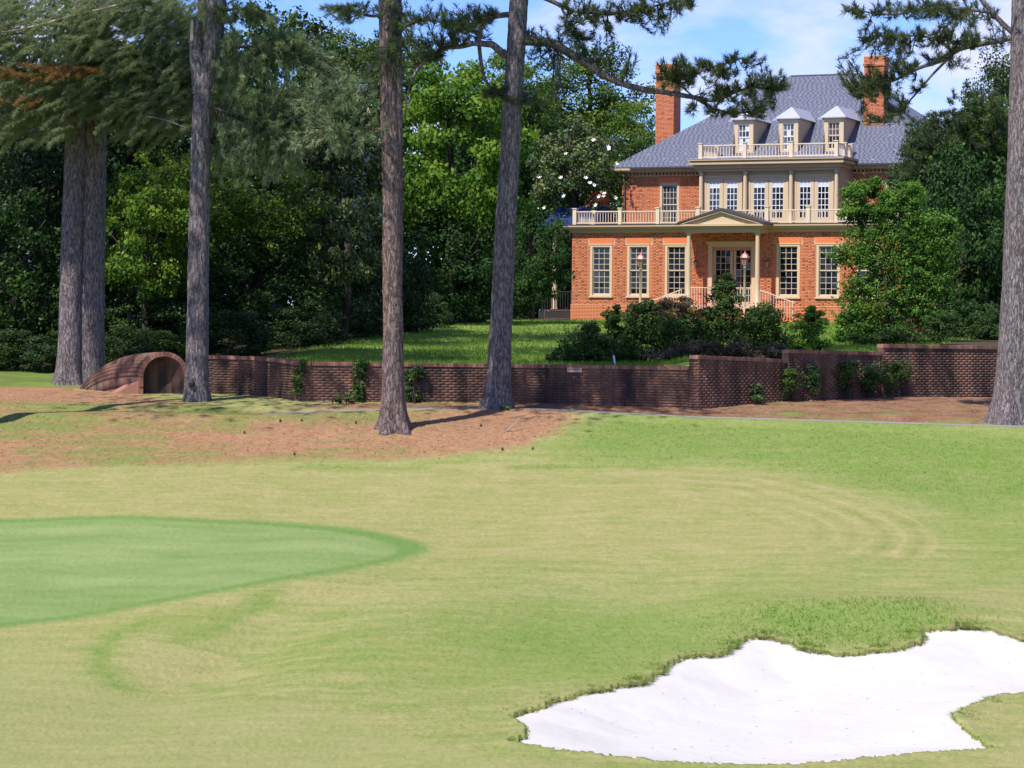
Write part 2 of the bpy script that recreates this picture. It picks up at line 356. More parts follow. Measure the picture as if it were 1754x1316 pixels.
def mat_ground():
    b = NB('golf_turf'); p = b.pos(); A = b.attr
    big = b.noise(p, .28, 5, .6); mid = b.noise(p, 1.4, 6, .65); fine = b.ramp(b.math('ADD', b.math('MULTIPLY', b.noise(p, 15, 6, .8), .6), b.math('MULTIPLY', b.noise(p, 5, 5, .7), .4)), [(.34, 0.0), (.66, 1.0)]); hor = b.noise(p, 1.0, 6, .7, (.6, 3.0, 1))
    vfine = b.noise(p, 60, 4, .8)
    fine = b.math('ADD', b.math('MULTIPLY', fine, .72), b.math('MULTIPLY', b.ramp(vfine, [(.3, 0.0), (.7, 1.0)]), .28)); tan = b.mix(fine, (.215, .205, .075), (.42, .385, .175)); grn = b.mix(fine, (.12, .175, .036), (.275, .32, .092))
    f = b.math('ADD', b.math('MULTIPLY', big, .5), b.math('MULTIPLY', hor, .75))
    dry = b.ramp(f, [(.53, 0.0), (.70, 1.0)])
    base = b.mix(b.math('ADD', b.math('MULTIPLY', dry, .74), .22), grn, tan)
    fair = b.mix(b.ramp(b.math('ADD', b.math('MULTIPLY', hor, .7), b.math('MULTIPLY', mid, .5)), [(.42, 0.0), (.74, 1.0)]), b.mix(fine, (.17, .205, .05), (.285, .305, .098)), b.mix(fine, (.25, .225, .085), (.42, .37, .18)))
    wob = b.math('MULTIPLY', b.noise(p, .5, 3), 2.2); stripe = b.math('SINE', b.math('ADD', b.math('MULTIPLY', A('rim'), 9.0), wob)); sw = b.math('MULTIPLY', A('stripe'), b.ramp(b.noise(p, 1.0, 5, .7, (1.2, 1.2, 1)), [(.38, .15), (.6, 1.0)]))
    fair = b.mix(b.math('MULTIPLY', b.ramp(stripe, [(.5, 0.0), (.95, 1.0)]), b.math('MULTIPLY', sw, .42)), fair, (.44, .37, .205))
    fair = b.mix(b.math('MULTIPLY', b.ramp(b.math('MULTIPLY', stripe, -1.0), [(.4, 0.0), (.95, 1.0)]), b.math('MULTIPLY', sw, .4)), fair, (.15, .195, .05))
    gp = b.ramp(b.noise(p, .75, 6, .7, (.7, 1.5, 1)), [(.52, 0.0), (.64, 1.0)]); base = b.mix(b.math('MULTIPLY', gp, .5), base, b.mix(fine, (.10, .165, .03), (.24, .30, .08)))
    c = b.mix(A('apron'), base, fair)
    low = b.mix(b.ramp(hor, [(.35, 0.0), (.65, 1.0)]), b.mix(fine, (.19, .215, .065), (.30, .315, .115)), b.mix(fine, (.245, .24, .09), (.36, .345, .155)))
    c = b.mix(A('low'), c, low)
    lush = b.mix(fine, (.085, .165, .026), (.215, .30, .07)); lm = b.math('MULTIPLY', A('lush'), b.ramp(b.math('ADD', mid, b.math('MULTIPLY', hor, .25)), [(.45, 1.0), (.95, .4)]))
    c = b.mix(lm, c, lush)
    gr = b.mix(b.ramp(b.noise(p, .5, 4, .6, (.7, 2.2, 1)), [(.35, 0.0), (.68, 1.0)]), (.17, .245, .075), (.255, .315, .125)); gr = b.mix(b.math('MULTIPLY', vfine, .25), gr, (.12, .21, .055))
    col_ = b.mix(fine, (.10, .19, .045), (.17, .265, .075))
    spk = b.ramp(b.noise(p, 2.6, 6, .8, (.8, 1.6, 1)), [(.60, 0.0), (.70, 1.0)]); c = b.mix(b.math('MULTIPLY', spk, .5), c, (.42, .34, .18)); dk = b.ramp(b.noise(p, 7, 5, .8), [(.63, 0.0), (.72, 1.0)]); c = b.mix(b.math('MULTIPLY', dk, .4), c, (.11, .12, .04)); c = b.mix(A('collar'), c, col_); c = b.mix(A('green'), c, gr)
    straw = b.mix(b.ramp(b.math('ADD', b.math('MULTIPLY', fine, .7), b.math('MULTIPLY', mid, .3)), [(.3, 0.0), (.7, 1.0)]), (.225, .115, .062), (.42, .24, .14))
    patch = b.ramp(b.math('ADD', b.math('MULTIPLY', big, .55), b.math('MULTIPLY', hor, .5)), [(.47, 0.0), (.60, 1.0)])
    straw = b.mix(b.math('MULTIPLY', patch, A('patch')), straw, b.mix(fine, (0.109, 0.160, 0.034), (0.252, 0.252, 0.084)))
    sm = b.ramp(b.math('ADD', A('straw'), b.math('MULTIPLY', b.math('SUBTRACT', mid, .5), 1.1)), [(.30, 0.0), (.70, 1.0)])
    c = b.mix(sm, c, straw)
    bk = b.mix(b.ramp(mid, [(.35, 0.0), (.65, 1.0)]), (.21, .10, .058), (.36, .21, .125)); bk = b.mix(fine, b.mix(.5, bk, (0.084, 0.042, 0.025)), bk)
    bk = b.mix(b.math('MULTIPLY', b.ramp(b.noise(p, .9, 5, .65, (.5, 1.6, 1)), [(.50, 0.0), (.62, 1.0)]), A('bankgreen')), bk, b.mix(fine, (.10, .15, .03), (.24, .24, .09))); c = b.mix(A('bank'), c, bk)
    c = b.mix(b.math('MULTIPLY', A('lip'), b.ramp(b.noise(p, 2.1, 4), [(.4, .25), (.6, 1.0)])), c, b.mix(fine, (.16, .125, .07), (.30, .24, .14)))
    h = b.math('ADD', b.math('MULTIPLY', fine, .6), vfine)
    return b.bsdf(c, .95, h, .5, .03, .08)
M['turf'] = mat_ground()
def sstep(x): x = np.clip(x, 0, 1); return x * x * (3 - 2 * x)
def near_zone(X, Y):
    A = {}
    dG, iG = polyd(GREEN, X, Y); dC, iC = polyd(COLLAR, X, Y); dA, iA = polyd(APRON, X, Y); dL, iL = polyd(LOWFAIR, X, Y)
    dS, iS = polyd(STRAW, X, Y); dB, iB = polyd(BANK, X, Y); dR, iR = polyd(ROUGHSTRIP, X, Y); dK, iK = polyd(BUNKER, X, Y)
    sg = lambda d, i: np.where(i, d, -d)
    A['green'] = sstep(sg(dG, iG) / .25 + .5); A['collar'] = sstep(sg(dC, iC) / .5 + .5); A['apron'] = sstep(sg(dA, iA) / np.where(Y > 51.5, .4, 3.5) + np.where(Y > 51.5, .5, .1))
    A['low'] = sstep(sg(dL, iL) / .35 + .5); A['straw'] = sstep(sg(dS, iS) / 2.2 + .45); A['bank'] = sstep(sg(dB, iB) / .8 + .6)
    A['bankgreen'] = sstep((X - 5.5) / 2) * sstep((69.5 - Y) / 2.5)
    A['patch'] = sstep((-X - 1.0) / 3) * sstep((67 - Y) / 1.5 + 1)
    lush = sstep(sg(dR, iR) / 2.2 + .4) * (.42 + .5 * sstep((Y - 53) / 6))
    for S in SWALES: lush = np.maximum(lush, .72 * np.exp(-(polyd(S, X, Y, False)[0] / (.26 + .1 * np.sin(X * 2.3) * np.sin(Y * 1.9))) ** 2))
    lush = np.maximum(lush, .95 * np.exp(-(((X - 6.2) / 2.2) ** 4) - ((Y - 45.6) / 1.3) ** 4))
    lush = np.maximum(lush, 1.0 * np.exp(-((X - 1.8) / 3.8) ** 2 - ((Y - 45.0) / 3.0) ** 2)); lush = np.maximum(lush, .45 * np.exp(-((X + 2.2) / 2.0) ** 2 - ((Y - 43.5) / 2.6) ** 2))
    A['lush'] = lush * (1 - A['straw']); A['rim'] = dA; A['stripe'] = sstep((X - 1.5) / 5) * np.exp(-(dA / 3.2) ** 2) * iA
    A['lip'] = np.where(iK, 1.0, np.exp(-(dK / .07) ** 2)) * (sstep((Y - 40.0) / 1.5))
    return A, sg(dK, iK)
def build_course():
    nu, nv = 700, 620
    Yv = 27.5 + (72.5 - 27.5) * (np.linspace(0, 1, nv) ** 1.15); U = np.linspace(-1, 1, nu)
    Yg = np.repeat(Yv[:, None], nu, 1); X = U[None, :] * (Yg * .235 + 3); z = zl(X, Yg)
    A, sk = near_zone(X.ravel(), Yg.ravel())
    jit = .03 * np.sin(X.ravel() * 23) * np.sin(Yg.ravel() * 19) + .02 * np.sin(X.ravel() * 61 + 2)
    zz = z.ravel() + .006 * RNG.standard_normal(X.size) - np.where(sk + jit > 0, .42, 0) + .03 * np.exp(-(sk / .18) ** 2) * (sk < 0)
    zz -= .025 * A['green'] * 0
    V = np.stack([X.ravel(), Yg.ravel(), zz], 1)
    i = np.arange(nu * nv).reshape(nv, nu); F = np.stack([i[:-1, :-1], i[:-1, 1:], i[1:, 1:], i[1:, :-1]], -1).reshape(-1, 4)
    o = obj('golf_course_ground', mesh_np('golf_course_ground', V, F, M['turf'], smooth=True, attrs=A)); tag(o, kind='structure')
    o['label'] = 'mown golf course turf with pine straw beds sloping down to the bunker'
    # sand
    B = BUNKER; x0, x1, y0, y1 = B[:, 0].min() - .2, B[:, 0].max() + .2, B[:, 1].min() - .2, B[:, 1].max() + .2
    xs, ys = np.arange(x0, x1, .07), np.arange(y0, y1, .07); Xs, Ys = np.meshgrid(xs, ys); d, ins = polyd(B, Xs.ravel(), Ys.ravel())
    sd = np.where(ins, d, -d); zs = zl(Xs, Ys).ravel() - .06 - .20 * sstep(sd / 1.6) + .007 * np.sin(Xs.ravel() * 3.1 + 1.5 * np.sin(Ys.ravel() * 2)) * np.sin(Ys.ravel() * 4.3)
    zs += .004 * RNG.standard_normal(zs.size)
    keep = sd > -.15; ids = np.arange(Xs.size).reshape(Xs.shape)
    F = np.stack([ids[:-1, :-1], ids[:-1, 1:], ids[1:, 1:], ids[1:, :-1]], -1).reshape(-1, 4); F = F[keep[F].all(1)]
    used = np.unique(F); rm = np.full(Xs.size, -1); rm[used] = np.arange(len(used))
    b = NB('bunker_sand'); p = b.pos(); f = b.noise(p, 1.1, 5); f2 = b.noise(p, 40, 4, .7)
    c = b.mix(b.ramp(f, [(.35, 0.0), (.65, 1.0)]), (.485, .455, .435), (.515, .49, .475)); sp = b.ramp(b.noise(p, 9, 3, .8), [(.72, 0.0), (.78, 1.0)]); c = b.mix(b.math('MULTIPLY', sp, .22), c, (.45, .36, .28))
    m = b.bsdf(c, .95, f2, .35, .02, .1)
    o = obj('bunker_sand', mesh_np('bunker_sand', np.stack([Xs.ravel(), Ys.ravel(), zs], 1)[used], rm[F], m, smooth=True)); tag(o, 'white raked sand lying in the bunker', kind='structure')
build_course()
# ---- garden wall line, lawn, far ground
W_PTS = [np.array([*at(px, 700, Y)[:2]]) for px, Y in ((318, 70.9), (365, 70.9), (430, 70.5), (470, 69.8), (504, 68.7), (650, 68.5), (800, 68.7), (900, 68.7), (1050, 68.3), (1195, 67.3), (1345, 70.3), (1350, 70.35), (1510, 72.4), (1712, 74.4), (1830, 75.5))]
W_PTS = np.array(W_PTS); WX = W_PTS[:, 0]
def wall_y(X): return np.where(X < WX[0], 70.9 + (WX[0] - X) * .12, np.interp(X, WX, W_PTS[:, 1]))
def zu(X, Y):
    X = np.asarray(X, float); Y = np.asarray(Y, float)
    zt = np.interp(X, [-9.6, -8.0, -5, 4, 5.0, 7.5, 8, 10, 14], [-2.1, -1.5, -1.3, -1.32, -1.15, -1.15, -.95, -.85, -.75])
    t = np.clip((Y - wall_y(X) - .3) / 52.0, 0, 1); z = zt + (.0 - zt) * (t ** .85) + .03 * np.sin(X * .9) * np.sin(Y * .4)
    lw = sstep((X + 12.5) / 3.5)                       # to the left the lawn runs out into the course
    low = prof(Y) + .25 * sstep((Y - 72) / 8)
    return z * lw + low * (1 - lw) - .06 * (1 - lw)
def mat_lawn():
    b = NB('lawn_grass'); p = b.pos(); fine = b.noise(p, 9, 6, .75); mid = b.noise(p, .7, 5, .6)
    g = b.mix(fine, (.085, .155, .024), (.20, .275, .06)); g = b.mix(b.ramp(mid, [(.5, 0.0), (.75, .7)]), g, (.27, .32, .08))
    lit = b.mix(fine, (.03, .026, .015), (.10, .08, .045)); wm = b.ramp(b.math('ADD', b.attr('woods_and_shade'), b.math('MULTIPLY', b.math('SUBTRACT', mid, .5), .4)), [(.4, 0.0), (.6, 1.0)])
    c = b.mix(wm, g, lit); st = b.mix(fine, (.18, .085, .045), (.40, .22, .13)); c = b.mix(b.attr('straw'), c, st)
    return b.bsdf(c, .95, fine, .6, .05, .08)
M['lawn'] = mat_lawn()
def build_lawn():
    nu, nv = 260, 200; U = np.linspace(0, 1, nu); Xn = -22 + 44 * U
    T = np.linspace(0, 1, nv) ** 1.6
    X = np.repeat(Xn[None, :], nv, 0); Y = wall_y(Xn)[None, :] + .22 + T[:, None] * (150 - wall_y(Xn)[None, :]); X = X * (1 + T[:, None] * 1.6)
    z = zu(X, Y)
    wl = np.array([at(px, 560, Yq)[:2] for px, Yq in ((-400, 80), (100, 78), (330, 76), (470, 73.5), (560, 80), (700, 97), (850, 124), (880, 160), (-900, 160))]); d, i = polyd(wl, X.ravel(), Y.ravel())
    woods_and_shade = sstep(np.where(i, d, -d) / 1.5 + .5); wr = sstep((X.ravel() - (11.3 + (Y.ravel() - 76) * .17)) / 1.5); woods_and_shade = np.maximum(woods_and_shade, wr); woods_and_shade = np.maximum(woods_and_shade, .47 * sstep((-X.ravel() - 11.5) / 1.0))  # last term: shade on the far-left grass, put into the colour as litter tone
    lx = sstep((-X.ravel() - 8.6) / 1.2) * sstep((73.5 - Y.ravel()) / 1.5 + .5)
    V = np.stack([X.ravel(), Y.ravel(), z.ravel()], 1); ii = np.arange(nu * nv).reshape(nv, nu); F = np.stack([ii[:-1, :-1], ii[:-1, 1:], ii[1:, 1:], ii[1:, :-1]], -1).reshape(-1, 4)
    tag(obj('lawn', mesh_np('lawn', V, F, M['lawn'], smooth=True, attrs={'woods_and_shade': woods_and_shade, 'straw': lx})), 'sunlit green lawn rising behind the brick wall to the house', kind='structure')
    # far ground: one sheet to the horizon
    n = 70; s = np.linspace(-1, 1, n); s = np.sign(s) * np.abs(s) ** 2.2 * 900; X, Y = np.meshgrid(s, s + 60)
    z = np.where(Y < 70, np.interp(Y, [-900, 15, 70], [-12, -11.0, -7.0]), np.interp(Y, [70, 95, 150, 1000], [-7.0, -5.0, -.9, 2.0])); ii = np.arange(n * n).reshape(n, n)
    F = np.stack([ii[:-1, :-1], ii[:-1, 1:], ii[1:, 1:], ii[1:, :-1]], -1).reshape(-1, 4)
    tag(obj('ground', mesh_np('ground', np.stack([X.ravel(), Y.ravel(), z.ravel()], 1), F, M['lawn'], smooth=True, attrs={'woods_and_shade': np.where(Y.ravel() > 70, 1.0, .0), 'straw': np.zeros(n * n)})), kind='structure')
    # cart path
    xs = np.linspace(PATH[0, 0], PATH[-1, 0], 120); yc = np.interp(xs, PATH[:, 0], PATH[:, 1]); zc = path_z(xs); V = []
    for q in (-.36, .36): V.append(np.stack([xs, yc + q, zc + .012], 1))
    for q in (-.36, .36): V.append(np.stack([xs, yc + q, zc - .1], 1))
    V = np.concatenate(V); m_ = 120; F = []
    for i in range(m_ - 1):
        F += [(i, i + 1, m_ + i + 1, m_ + i), (2*m_ + i, 2*m_ + i + 1, i + 1, i)]
    tag(obj('cart_path', mesh_np('cart_path', V, np.array(F), M['concrete'], smooth=False)), 'narrow grey concrete cart path running below the brick wall', kind='structure')
build_lawn()
def ground_z(X, Y): return float(zl(X, Y)) if Y < wall_y(np.array(X)) else float(zu(X, Y))

# ------------------------------------------------------------------ brickwork
class Bricks:
    """many small bricks gathered in arrays; each is a box without its hidden back"""
    def __init__(s): s.P = []; s.t = []
    def add(s, o, u, v, n, w, h, d, t):
        o, u, v, n = map(np.asarray, (o, u, v, n)); s.P.append((o, u * w, v * h, n * d)); s.t.append(t)
    def mesh(s, name, mat):
        if not s.P: return None
        O = np.array([p[0] for p in s.P]); U = np.array([p[1] for p in s.P]); Vv = np.array([p[2] for p in s.P]); Nn = np.array([p[3] for p in s.P])
        vs = np.stack([O, O + U, O + U + Vv, O + Vv, O + Nn, O + U + Nn, O + U + Vv + Nn, O + Vv + Nn], 1)
        b = (np.arange(len(O)) * 8)[:, None, None]
        fq = np.array([[4, 5, 6, 7], [0, 1, 5, 4], [1, 2, 6, 5], [2, 3, 7, 6], [3, 0, 4, 7]])[None] + b
        return mesh_np(name, vs.reshape(-1, 3), fq.reshape(-1, 4), mat, tint=np.repeat(np.array(s.t), 8))
def clip_spans(a, b, holes):
    sp = [(a, b)]
    for h0, h1 in holes:
        nx = []
        for p, q in sp:
            if h1 <= p or h0 >= q: nx.append((p, q)); continue
            if h0 > p: nx.append((p, h0))
            if h1 < q: nx.append((h1, q))
        sp = nx
    return [(p, q) for p, q in sp if q - p > .03]
def face_bricks(B, org, u, n, width, z0, z1, holes=(), plain=(), seed=1, course=.075, darkp=.55):
    """Flemish bond: long bricks light, short ends dark, plain orange beside openings"""
    r = random.Random(seed); org, u, n = map(np.asarray, (org, u, n)); v = np.array([0, 0, 1.0]); k = 0; z = z0
    while z < z1 - .02:
        hh = min(course - .011, z1 - z); x = -(.0 if k % 2 else .165); j = 0
        row_holes = [(h[0], h[1]) for h in holes if z + hh > h[2] and z < h[3]]
        while x < width:
            L_ = .215 if j % 2 == 0 else .102
            a, b = max(x, 0), min(x + L_, width)
            if b - a > .03:
                for p, q in clip_spans(a, b, row_holes):
                    pl = any(pa < (p + q) / 2 < pb and za < z < zb for pa, pb, za, zb in plain)
                    if pl: t = r.uniform(.78, 1.0)
                    elif j % 2: t = r.uniform(0, .3) if r.random() < darkp else r.uniform(.35, .8)
                    else: t = r.uniform(.45, .95) if r.random() < .9 else r.uniform(.2, .4)
                    B.add(org + u * p + v * z, u, v, n, q - p, hh, .006 + r.uniform(-.001, .002), t)
            x += L_ + .011; j += 1
        z += course; k += 1

# ------------------------------------------------------------------ the house
YAW = math.radians(24); EX = np.array([math.cos(YAW), -math.sin(YAW), 0]); HO = at(1240, 550, 130) + .4 * EX
house = thing('brick_house', 'large two storey red brick house with slate hip roof beyond the lawn', 'house', HO, -YAW)
HP = lambda name, mb, mat, parent=house, smooth=False: mb.build(name, M[mat], parent, smooth)
LW = 8.95; UW = 9.28
WC = [-7.28, -5.17, -3.05, 3.05, 5.17, 7.28]
UWC = [-6.44, 6.44]
def pane_set(cols, rows, pw, ph, gap, parent, mats, y, x0, z0, cache={}):
    key = (round(pw, 3), round(ph, 3))
    if key not in cache:
        cache[key] = []
        for t in (.0, .25, .45, .6, .75, .97):
            b = MB(); b.box(-pw/2, pw/2, 0, .008, -ph/2, ph/2, t); cache[key].append(b.mesh('pane', M['glass']))
    for i in range(cols):
        for j in range(rows):
            me = cache[key][mats(i, j)]; o = obj('pane', me, parent, (x0 + (i + .5) * (pw + gap) , y, z0 + (j + .5) * (ph + gap)))
            o.rotation_euler = (random.gauss(0, .012), 0, random.gauss(0, .012))
def muntins(b, cols, rows, pw, ph, gap, y0, y1, x0, z0, thick=.022):
    W_, H_ = cols * (pw + gap), rows * (ph + gap)
    for i in range(1, cols): xx = x0 + i * (pw + gap); b.box(xx - thick/2, xx + thick/2, y0, y1, z0, z0 + H_)
    for j in range(1, rows): zz = z0 + j * (ph + gap); b.box(x0, x0 + W_, y0 + .002, y1 - .002, zz - thick/2, zz + thick/2)
lower_proto = {}
def sash_window(xc, z0, z1, w, y, cols, rows_half, seed, blind=False, sill=True):
    """double hung: casing is the part; sashes, sill and panes its pieces"""
    r = random.Random(seed); fr = .135; key = (z0, z1, w, y, cols)
    if key not in lower_proto:
        b = MB(); h = w / 2
        b.box(-h, -h + fr, -.03, .14, z0, z1); b.box(h - fr, h, -.03, .14, z0, z1); b.box(-h + fr, h - fr, -.03, .14, z1 - fr, z1)
        b.box(-h - .0, h + .0, -.055, -.028, z1 - .03, z1 + .03); b.box(-h + fr - .03, -h + fr, .0, .02, z0, z1 - fr)
        ins_w = w - 2 * fr; zb = z0 + .10; zt = z1 - fr; hh = (zt - zb) / 2
        fs = .045; pw = (ins_w - 2 * fs) / cols; ph = (hh - 2 * fs + .01) / rows_half
        sm = []
        for k, (za, yy) in enumerate(((zb, .10), (zb + hh, .055))):
            c = MB(); c.box(-ins_w/2, -ins_w/2 + fs, yy, yy + .04, za, za + hh); c.box(ins_w/2 - fs, ins_w/2, yy, yy + .04, za, za + hh)
            c.box(-ins_w/2 + fs, ins_w/2 - fs, yy, yy + .04, za, za + fs); c.box(-ins_w/2 + fs, ins_w/2 - fs, yy, yy + .04, za + hh - fs, za + hh)
            muntins(c, cols, rows_half, pw, ph, 0, yy + .005, yy + .033, -ins_w/2 + fs, za + fs)
            sm.append((c.mesh('sash', M['muntin']), yy, za + fs))
        s = MB(); s.box(-h - .05, h + .05, -.09, .10, z0 - .07, z0 + .003); s.box(-h + fr, h - fr, .0, .12, z0 + .003, zb)
        lower_proto[key] = (b.mesh('window', M['trim']), sm, s.mesh('sill', M['trim']), pw, ph, -ins_w/2 + fs)
    me, sm, sl, pw, ph, px0 = lower_proto[key]
    o = obj('window', me, house, (xc, y, 0)); obj('sill', sl, o) if sill else None
    for sme, yy, zz in sm:
        obj('sash', sme, o)
        pane_set(cols, rows_half, pw, ph, 0, o, (lambda i, j: r.choice([0, 0, 0, 1, 1, 2, 3])), yy + .022, px0, zz)
    return o
# lower storey wall with openings
WIN = [(c - .63, c + .63, 1.20, 3.99) for c in WC]; DOOR = (-1.30, 1.30, .55, 4.07)
def wall_with_holes(x0, x1, z0, z1, y, th, holes):
    b = MB(); xs = sorted({x0, x1, *[h[0] for h in holes], *[h[1] for h in holes]}); xs = [x for x in xs if x0 <= x <= x1]
    for a, c in zip(xs[:-1], xs[1:]):
        hs = sorted([(h[2], h[3]) for h in holes if h[0] <= a + 1e-6 and h[1] >= c - 1e-6]); z = z0
        for h in hs:
            if h[0] > z: b.box(a, c, y, y + th, z, h[0])
            z = max(z, h[1])
        if z < z1: b.box(a, c, y, y + th, z, z1)
    return b
b = wall_with_holes(-LW, LW, -.6, 4.72, 0, .35, WIN + [DOOR]); b.box(-LW, -LW + .35, .35, 24, -.6, 4.72); b.box(LW - .35, LW, .35, 24, -.6, 4.72); b.box(-LW, LW, 23.6, 24, -.6, 4.72)
b.box(-LW - .045, -1.3 - .9, -.045, 0, -.6, .80); b.box(2.2, LW + .045, -.045, 0, -.6, .80); b.box(-LW + .36, LW - .36, 1.2, 1.3, .1, 4.6, 0)
lw = HP('lower_wall', b, 'mortar')
B = Bricks(); plain = [(LW + c - .75, LW + c - .62, 1.2, 4.0) for c in WC] + [(LW + c + .62, LW + c + .75, 1.2, 4.0) for c in WC]
hol = [(LW + h[0], LW + h[1], h[2], h[3]) for h in WIN + [DOOR]] + [(LW + c - .78, LW + c + .78, 3.985, 4.345) for c in WC]
face_bricks(B, (-LW, 0, .82), (1, 0, 0), (0, -1, 0), LW * 2, 0, 3.86, [(h[0], h[1], h[2] - .82, h[3] - .82) for h in hol], [(p[0], p[1], p[2] - .82, p[3] - .82) for p in plain], 3)
face_bricks(B, (-LW - .045, -.045, -.1), (1, 0, 0), (0, -1, 0), LW - 2.15, 0, .9, (), ((0, 99, 0, 9),), 4)
face_bricks(B, (2.2, -.045, -.1), (1, 0, 0), (0, -1, 0), LW - 2.15, 0, .9, (), ((0, 99, 0, 9),), 5)
face_bricks(B, (-LW, 6, 0), (0, -1, 0), (-1, 0, 0), 6, 0, 4.68, (), (), 6)
tag(obj('brick', B.mesh('brick', M['house_brick']), lw), kind='stuff')
for c in WC:      # gauged flat arches
    q = MB(); nv = 22
    for k in range(nv):
        f0, f1 = k / nv, (k + 1) / nv; a0, a1 = -.63 + 1.26 * f0, -.63 + 1.26 * f1; t0, t1 = -.76 + 1.52 * f0, -.76 + 1.52 * f1
        q.prism([(a0 + .003, 3.99), (a1 - .003, 3.99), (t1 - .004, 4.34), (t0 + .004, 4.34)], -.016, .02, 'y', random.random())
    o = HP('flat_arch', q, 'arch_brick'); o.location = (c, 0, 0)
for k, c in enumerate(WC): sash_window(c, 1.25, 3.99, 1.25, 0, 3, 4, 20 + k)
# front door
b = MB(); b.box(-1.29, -1.08, -.02, .3, .6, 4.06); b.box(1.08, 1.29, -.02, .3, .6, 4.06); b.box(-1.08, 1.08, -.02, .3, 3.82, 4.06); b.box(-1.38, 1.38, -.07, -.021, 3.98, 4.12)
fd = HP('front_door', b, 'trim')
for sx in (-1, 1):
    c = MB(); xa, xb = (-1.08, -.02) if sx < 0 else (.02, 1.08); yy = .22
    c.box(xa, xa + .14, yy, yy + .05, .62, 3.8); c.box(xb - .14, xb, yy, yy + .05, .62, 3.8); c.box(xa + .14, xb - .14, yy, yy + .05, .62, 1.0); c.box(xa + .14, xb - .14, yy, yy + .05, 3.66, 3.8)
    pw, ph = (xb - xa - .28) / 3, 2.66 / 8; muntins(c, 3, 8, pw, ph, 0, yy + .008, yy + .04, xa + .14, 1.0, .03); obj('door_leaf', c.mesh('door_leaf', M['trim_dark']), fd)
    pane_set(3, 8, pw, ph, 0, fd, lambda i, j: random.choice([0, 0, 1]), yy + .025, xa + .14, 1.0)
c = MB(); c.box(-1.06, 1.06, .12, .2, 3.67, 3.81); obj('awning_roll', c.mesh('awning_roll', M['copper']), fd)
# portico
for sx in (-1, 1):
    c = MB(); c.box(sx*1.86 - .17, sx*1.86 + .17, -1.57, -1.23, .61, .68); c.lathe((sx*1.86, -1.4, .68), [(.155, 0), (.165, .03), (.15, .07), (.125, .09), (.125, 1.3), (.105, 3.66), (.105, 3.7), (.13, 3.73), (.13, 3.78)], 18)
    c.box(sx*1.86 - .15, sx*1.86 + .15, -1.55, -1.25, 4.46, 4.52); HP('column', c, 'trim', smooth=True)
b = MB(); b.box(-2.02, 2.02, -1.58, -1.24, 4.52, 4.78); b.box(-2.02, -1.7, -1.24, -.02, 4.52, 4.78); b.box(1.7, 2.02, -1.24, -.02, 4.52, 4.78); b.box(-1.7, 1.7, -1.24, -.02, 4.60, 4.66)
b.box(-2.12, 2.12, -1.68, -.02, 4.78, 4.85); b.box(-2.27, 2.27, -1.84, -.02, 4.85, 4.95); HP('entablature', b, 'trim_dark')
b = MB(); b.prism([(-2.05, 4.95), (2.05, 4.95), (0, 5.6)], -1.70, -.05, 'y'); HP('pediment', b, 'trim')
for sx in (-1, 1):
    b = MB(); b.prism([(sx*2.38, 4.955), (sx*2.33, 5.05), (0, 5.77), (0, 5.64)], -1.90, 1.2, 'y'); HP('portico_roof', b, 'roof_edge')
    b = MB(); b.prism([(sx*2.30, 4.953), (sx*2.05, 4.953), (0, 5.56), (0, 5.64)], -1.86, -1.70, 'y'); HP('raking_cornice', b, 'trim_dark')
b = MB(); b.box(-2.2, 2.2, -1.8, -.05, -.4, .55); pp = HP('porch_platform', b, 'mortar'); B = Bricks()
face_bricks(B, (-2.2, -1.8, -.1), (1, 0, 0), (0, -1, 0), 4.4, 0, .62, (), ((0, 9, 0, 9),), 8); tag(obj('brick', B.mesh('brick', M['house_brick']), pp), kind='stuff')
c = MB(); c.box(-2.26, 2.26, -1.86, -.05, .55, .61); obj('porch_floor', c.mesh('porch_floor', M['arch_brick']), pp)
for sx in (-1, 1):
    for k in range(4):
        c = MB(); c.box(min(sx*(2.27 + .4*k), sx*(2.67 + .4*k)), max(sx*(2.27 + .4*k), sx*(2.67 + .4*k)), -1.8, -.3, -.3, .46 - .13*k); HP('step', c, 'arch_brick')
    b = MB(); A_, E_ = (sx*2.12, -1.72, 1.60), (sx*3.85, -1.72, .98); b.bar(A_, E_, .045, .045); b.bar(E_, (sx*4.0, -1.72, 1.0), .045, .045); b.bar((sx*3.85, -1.72, -.05), (sx*3.85, -1.72, 1.06), .04)
    rl = HP('stair_railing', b, 'iron_cream')
    for k in range(12):
        f = k / 12; x = 2.12 + 1.73 * f; zt = 1.60 - .62 * f; c = MB(); c.box(sx*x - .012, sx*x + .012, -1.732, -1.708, max(.05, .46 - .13 * int((x - 2.27) / .4)) if x > 2.27 else .6, zt); obj('baluster', c.mesh('baluster', M['iron_cream']), rl)
b = MB(); b.bar((-1.75, -1.4, 1.70), (1.75, -1.4, 1.70), .05, .04); b.bar((-1.75, -1.4, .72), (1.75, -1.4, .72), .035, .035); pr = HP('porch_railing', b, 'iron_cream')
c = MB(); c.box(-.013, .013, -.013, .013, .61, 1.69); cm = c.mesh('baluster', M['iron_cream'])
for k in range(24): obj('baluster', cm, pr, (-1.68 + k * 3.36 / 23, -1.4, 0))
# wall lanterns beside the door
for sx in (-1, 1):
    b = MB(); b.box(sx*1.95 - .05, sx*1.95 + .05, -.05, -.012, 2.75, 3.15); b.lathe((sx*1.95, -.16, 2.74), [(.05, 0), (.12, .3), (.14, .31), (.02, .44), (.015, .50)], 6); o = HP('wall_lantern', b, 'rust')
    c = MB(); c.lathe((sx*1.95, -.16, 2.77), [(.062, 0), (.122, .26)], 6); obj('lantern_glass', c.mesh('lantern_glass', M['lantern_glass']), o)
